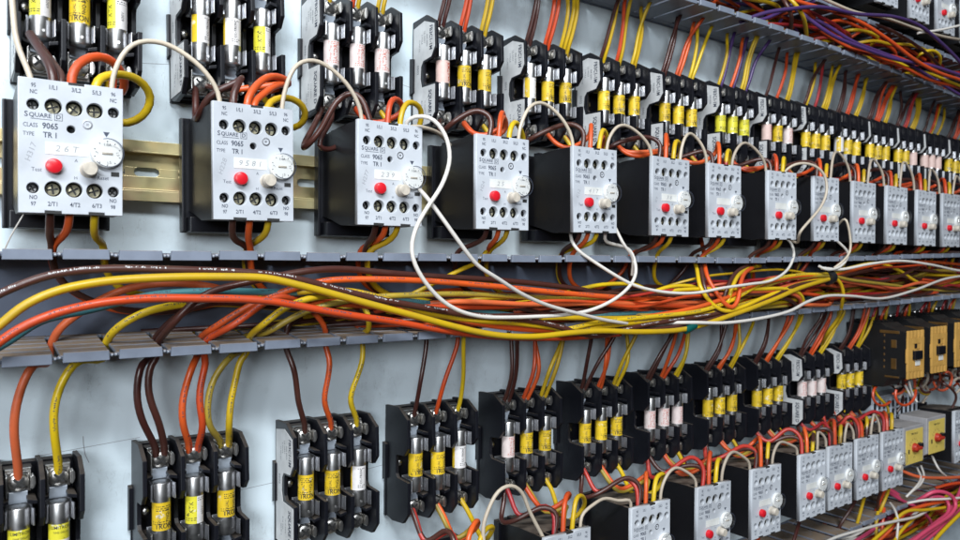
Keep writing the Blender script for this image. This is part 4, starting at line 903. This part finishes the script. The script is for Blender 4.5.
# cables buried in the ducts
def fill(n, x0, x1, p0, p1, za, zb, cols, zf, label, rmin=1.6, rmax=2.0, lmin=160, lmax=520, wob=5):
    for q in range(n):
        L = R.uniform(lmin, lmax); xa = R.uniform(x0, max(x0+1, x1-L)); c = R.choice(cols); pts = []; p = R.uniform(p0, p1); z = R.uniform(za, zb); x = xa; dz = R.uniform(-wob, wob); 
        pts.append((x-60, 5, zf(x)+7)); pts.append((x-28, p*.4+3, zf(x)+z*.6+2))
        while x < xa+L:
            pts.append((x, p, zf(x)+z)); x += R.uniform(38, 75)
            p = min(p1, max(p0, p+R.uniform(-5, 5))); z = min(zb, max(za, z+R.uniform(-wob, wob)))
        pts.append((x-10, p*.4+3, zf(x)+z*.6+2)); pts.append((x+25, 5, zf(x)+7))
        wire(pts, c, R.uniform(rmin, rmax), f'{c} {label}', f'{c} {label}'[:60], step=6, prio=.35)
fill(26, 190, 1150, 8, 40, 8, 24, ['brown','orange','yellow','brown','salmon','olive','red'], lambda x: -50.8+z_mid(x), 'cable running deep inside the middle duct')
fill(26, 230, 760, 30, 62, 7, 25, ['brown','orange','yellow','brown','yellow','salmon','orange'], lambda x: -50.8+z_mid(x), 'cable layered in the front of the middle duct')
fill(26, 660, 1250, 20, 60, 8, 38, ['brown','orange','yellow','red','salmon','olive','brown'], lambda x: -50.8+z_mid(x), 'cable fanned out at the far end of middle duct', wob=9)
fill(26, 250, 800, 36, 64, 8, 27, ['brown','brown','orange','yellow','brown','olive','salmon','red'], lambda x: -50.8+z_mid(x), 'thin cable woven through the front of the middle duct', rmin=1.1, rmax=1.55, wob=8, lmin=110, lmax=330)
fill(16, 420, 1150, 30, 60, 22, 44, ['brown','orange','brown','yellow','salmon','red'], lambda x: -50.8+z_mid(x), 'thin cable high in the far half of middle duct', rmin=1.1, rmax=1.6, wob=9, lmin=110, lmax=260)
fill(3, 20, 420, 6, 14, 5, 9, ['brown','yellow','salmon'], lambda x: -50.8+z_mid(x), 'cable lying along the back corner of middle duct', wob=2)
fill(34, 500, 1250, 10, 58, 6, 40, ['orange','yellow','red','brown','yellow','purple','orange'], lambda x: z_top(x)+1.5, 'cable tangled inside the top duct', wob=13, lmin=90, lmax=300)
fill(30, 560, 1250, 8, 56, 4, 34, ['orange','yellow','brown','pink','white','orange','yellow','red'], lambda x: z_low(x)-56, 'cable tangled in the lowest duct', wob=11, lmin=90, lmax=320)
fill(40, 700, 1250, 16, 58, 6, 46, ['orange','yellow','pink','pink','white','orange','yellow','red','salmon'], lambda x: z_low(x)-56, 'cable tangled near the end of lowest duct', wob=12, lmin=80, lmax=260)

# top duct cables in front
GT = 'loose cables in the top duct'
for k, (c, r, lab, pts) in enumerate((
 ('purple',1.9,'purple cable arched high across the open top duct',[(740,22,428),(765,13,420),(790,9,412),(820,7,408),(857,14,405),(895,17,402),(920,26,400),(940,42,398),(960,62,396),(980,88,396)]),
 ('purple',1.9,'purple cable slanting across the middle of the top duct',[(790,4,430),(805,16,420),(832,35,410),(860,47,408),(895,59,406),(932,66,404),(960,75,402),(990,84,402)]),
 ('purple',1.8,'purple cable hugging the near lip of the top duct',[(800,12,432),(826,25,420),(850,40,412),(880,52,410),(905,62,410),(935,80,410),(960,95,408),(985,108,408)]),
 ('purple',1.8,'purple cable crossing under the orange cables of the top duct',[(735,18,440),(760,20,436),(790,8,430),(812,2,424),(830,-6,420)]),
 ('orange',2.0,'orange cable stretched diagonally along the top duct',[(780,-6,425),(800,2,420),(832,11,412),(860,22,408),(890,41,405),(915,60,402),(937,72,400),(960,80,400),(990,92,400)]),
 ('orange',1.8,'orange cable lying against the near lip of the top duct',[(820,30,430),(850,48,420),(880,58,414),(905,68,411),(930,80,409),(960,88,408),(990,98,408)]),
 ('yellow',2.0,'yellow cable hooked over the near lip of top duct',[(784,-6,425),(794,3,416),(802,14,414),(806,30,424),(807,42,434)]),
 ('brown',2.0,'brown cable hooked over the near lip of top duct',[(780,-6,425),(786,4,416),(791,14,414),(791,26,424),(790,38,434)]),
 ('yellow',1.9,'yellow cable along the far corner of the top duct',[(880,52,430),(905,66,416),(930,74,410),(950,82,406),(985,96,404)]),
 ('beige',1.6,'cream cable draped along the rear lip of the top duct',[(815,-5,415),(835,4,412),(855,12,411),(885,18,411),(920,30,411),(950,38,411),(985,42,410)]),
 ('white',1.4,'white wire slanting beneath the relays above top duct',[(918,33,404),(940,30,398),(962,25,392),(985,20,390)]),
 ('yellow',1.8,'yellow cable curled like a hook in the top duct',[(838,34,440),(850,30,425),(868,32,418),(878,38,420),(870,46,432)]),
 ('yellow',1.8,'yellow cable looped over itself near the end of top duct',[(915,62,436),(920,54,424),(932,50,416),(940,56,414),(938,68,424),(930,76,436)]),
 ('orange',1.8,'orange cable snaking between the purple ones in the top duct',[(850,38,436),(868,28,424),(880,34,420),(895,44,424),(910,50,428),(925,60,426)]),
 ('brown',1.7,'dark brown cable behind the arched purple cable',[(850,20,430),(880,26,420),(905,38,416),(925,52,414),(945,72,416)]))):
    W(T(pts, 410), c, r, lab, GT)

# lowest duct: pink hank and its neighbours
GL = 'loose cables spilling over the lowest duct'
for c, r, lab, pts in (
 ('pink',2.1,'pink cable forming the outermost bend of the hank',[(872,482,446),(890,490,440),(908,503,430),(922,498,414),(932,492,406),(944,492,400),(954,498,396),(956,505,394),(951,514,392),(937,524,390),(922,534,388),(905,548,386)]),
 ('pink',2.0,'pink cable one turn inside the outermost bend',[(876,482,450),(895,492,444),(912,504,432),(925,500,415),(934,496,408),(943,497,403),(949,504,399),(948,512,396),(938,521,393),(925,531,391),(900,548,388)]),
 ('pink',1.9,'pink cable slanting away under the relay beside the duct fingers',[(866,478,446),(885,490,436),(905,502,424),(918,508,416),(930,520,412),(936,540,410)]),
 ('pink',2.0,'pink cable rising steeply out of the bottom corner',[(968,470,410),(956,500,400),(944,520,394),(925,535,390),(900,552,388)]),
 ('pink',1.9,'pink cable straight and parallel to the steep one',[(975,492,408),(955,515,398),(932,535,392),(910,555,390)]),
 ('yellow',2.1,'broad yellow cable in the bottom corner',[(985,492,396),(960,514,390),(940,534,388),(925,552,386)]),
 ('yellow',1.8,'yellow cable arching over the empty slotted floor',[(962,488,425),(940,500,416),(918,515,410),(902,530,408),(890,548,406)]),
 ('orange',2.0,'orange cable laid along the lowest duct lip',[(870,548,424),(890,530,416),(905,513,411),(922,506,408),(940,502,405),(965,499,402),(1000,497,400)]),
 ('orange',1.9,'orange cable fraying out past the timers',[(935,488,420),(950,484,412),(968,483,408),(1000,488,405)]),
 ('salmon',1.9,'faded orange cable crossing the duct fingers to the edge',[(900,470,425),(915,476,416),(940,478,410),(965,477,406),(1000,478,404)]),
 ('white',1.5,'white cable crossing over the lowest duct towards the fingers',[(820,545,412),(834,538,412),(855,531.5,410),(878,525,408),(896,521,406),(915,517,405),(925,512,406),(936,505,410),(950,497,420)]),
 ('white',1.4,'white cable lying flat across the pink hank',[(908,503,410),(925,500,405),(945,499,400),(970,497,398)]),
 ('white',1.3,'white cable dangling over the lowest duct lip',[(890,503,425),(895,510,414),(898,520,408),(896,545,406)]),
 ('yellow',1.8,'yellow cable hanging inside the lowest duct near the lip',[(878,512,424),(876,525,420),(877,550,418)]),
 ('yellow',1.8,'yellow cable slipping under the white one',[(862,550,414),(885,530,412),(905,512,408),(925,510,404),(965,505,402)]),
 ('orange',1.8,'short orange cable standing in the lowest duct',[(884,508,426),(883,520,422),(880,550,420)])):
    W(T(pts, 410), c, r, lab, GL)
# white tails under the timers
for k, (pts, lab) in enumerate((([(917,468,424),(921,478,412),(915,488,408),(906,497,412)],'white tail under the nearer timer, longest of three'),([(921,466,424),(924,476,414),(919,486,410),(911,492,414)],'white tail under the nearer timer, tucked behind another'),([(932,456,424),(938,468,414),(948,478,414),(955,484,420)],'white tail under the farther timer'),([(914,402,430),(910,395,420),(905,385,424)],'white tail standing above the nearer timer'),([(908,377,440),(912,393,430),(917,402,425)],'white tail slanting between the contactor and the nearer timer'))):
    W(T(pts, 420), 'white', 1.3, lab, 'white tails around the timers')
# contactor feeds and the coils beneath them
for i, (x, z) in enumerate(((871,-74.5),(928,-72.5),(989,-70),(1047,-68))):
    for k, c in enumerate(('red','brown','orange','yellow')):
        s_ = slot(x+8+k*9); a = (x+6+k*10, 30, z+9)
        wire([a, (a[0]-2, 32, z+14), (s_, 34, -50+z_mid(x)), (s_+4, 32, -38+z_mid(x)), (s_+40, 26, -26+z_mid(x))], c, 1.6, f'{c} wire from the duct into the {ORD[i]} contactor', 'wires feeding the contactors')
for q in range(40):
    x = R.uniform(872, 1110); z = -148+R.uniform(-6, 8)+(x-880)*.02; rad = R.uniform(9, 17); c = R.choice(['brown','orange','brown','yellow','beige','salmon','white']); p = R.uniform(32, 62); a0 = R.uniform(0, 6.3)
    if R.random() < .6:
        pts = [(x+rad*1.25*math.cos(a0+t*.6), p+t*.8, z+rad*.75*math.sin(a0+t*.6)) for t in range(int(R.uniform(5, 10)))]
    else:
        pts = [(x, 30, -140), (x+4, p, z), (x+14+R.uniform(-8, 12), p+4, z-16), (x+20+R.uniform(-8, 16), p, z-30)]
    wire(pts, c, 1.5, f'{c} wire coiled under the contactors', f'{c} wires coiled under the contactors')

finish_wires(298)
# black tie, tape
def ring(name, c, ax, r0, r1, w, mat_, label, cat):
    mb = MB(); mb.lathe((0, 0), 'x', [(r0,-w),(r1,-w),(r1+.3,0),(r1,w),(r0,w)], 24)
    o = obj(name, mb.mesh(name, [mat_], smooth=True), None, label, cat, loc=c); o.rotation_euler = ax; return o
c0 = P(829.5, 277.5, 415)
ring('cable_tie', (c0[0], c0[1], c0[2]), (0, -.25, .0), 2.5, 6.6, 4.0, M['tie'], 'black tie wrapped round the cables where the bundle narrows', 'cable tie')
c1 = P(690, 328, 402)
ring('tape_band', (c1[0], c1[1], c1[2]), (0, -.32, 0), 1.5, 2.9, 6.5, M['tape'], 'dark teal tape wrapped round the bright yellow cable', 'tape')

# ------------------------------------------------------------------ camera
cam = bpy.data.cameras.new('camera'); co = bpy.data.objects.new('camera', cam); sc.collection.objects.link(co); sc.camera = co
co.location = (0, -.48, 0)
mz = Matrix.Rotation(-YAW, 4, 'Z') @ Matrix.Rotation(PI/2+PIT, 4, 'X') @ Matrix.Rotation(ROL_SIGN*ROL, 4, 'Z') if 0 else Matrix.Rotation(-YAW, 4, 'Z') @ Matrix.Rotation(PI/2+PIT, 4, 'X') @ Matrix.Rotation(-ROL, 4, 'Z')
co.rotation_euler = mz.to_euler()
cam.sensor_width = 36; cam.lens = FPX/960*36; cam.clip_start = .01; cam.clip_end = 50
cam.dof.use_dof = True; cam.dof.focus_distance = .50; cam.dof.aperture_fstop = 18

# ------------------------------------------------------------------ light: cool ceiling tube above and behind the camera, plus an added left fill
wd = bpy.data.worlds.new("World"); sc.world = wd; wd.use_nodes = True
bg = wd.node_tree.nodes['Background']; nt = wd.node_tree
tc = nt.nodes.new("ShaderNodeTexCoord"); sp = nt.nodes.new("ShaderNodeSeparateXYZ"); nt.links.new(tc.outputs['Generated'], sp.inputs[0])
rp = ramp(nt, sp.outputs[2], 0.0, 1.0, c4(.05,.055,.065), c4(.80,.87,1.0)); nt.links.new(rp.outputs[0], bg.inputs['Color']); bg.inputs['Strength'].default_value = .14
def area(name, loc, tgt, sx_, sy_, w, col):
    l = bpy.data.lights.new(name, 'AREA'); l.shape = 'RECTANGLE'; l.size = sx_; l.size_y = sy_; l.energy = w; l.color = col
    o = bpy.data.objects.new(name, l); sc.collection.objects.link(o); o.location = loc
    o.rotation_euler = (Vector(tgt)-Vector(loc)).to_track_quat('-Z', 'Y').to_euler(); return o
area('ceiling_tube_light', (-.32,-1.05,1.02), (.30,0,0), 1.5, .16, 43, (.90,.96,1.0))
area('left_fill_light', (-.9,-1.6,.35), (.25,0,-.05), .7, .5, 25, (.88,.94,1.0))  # soft fill added to brighten left-facing sides; no actual window there
sc.view_settings.view_transform = 'Standard'; sc.view_settings.look = 'None'; sc.view_settings.exposure = 0; sc.view_settings.gamma = 1
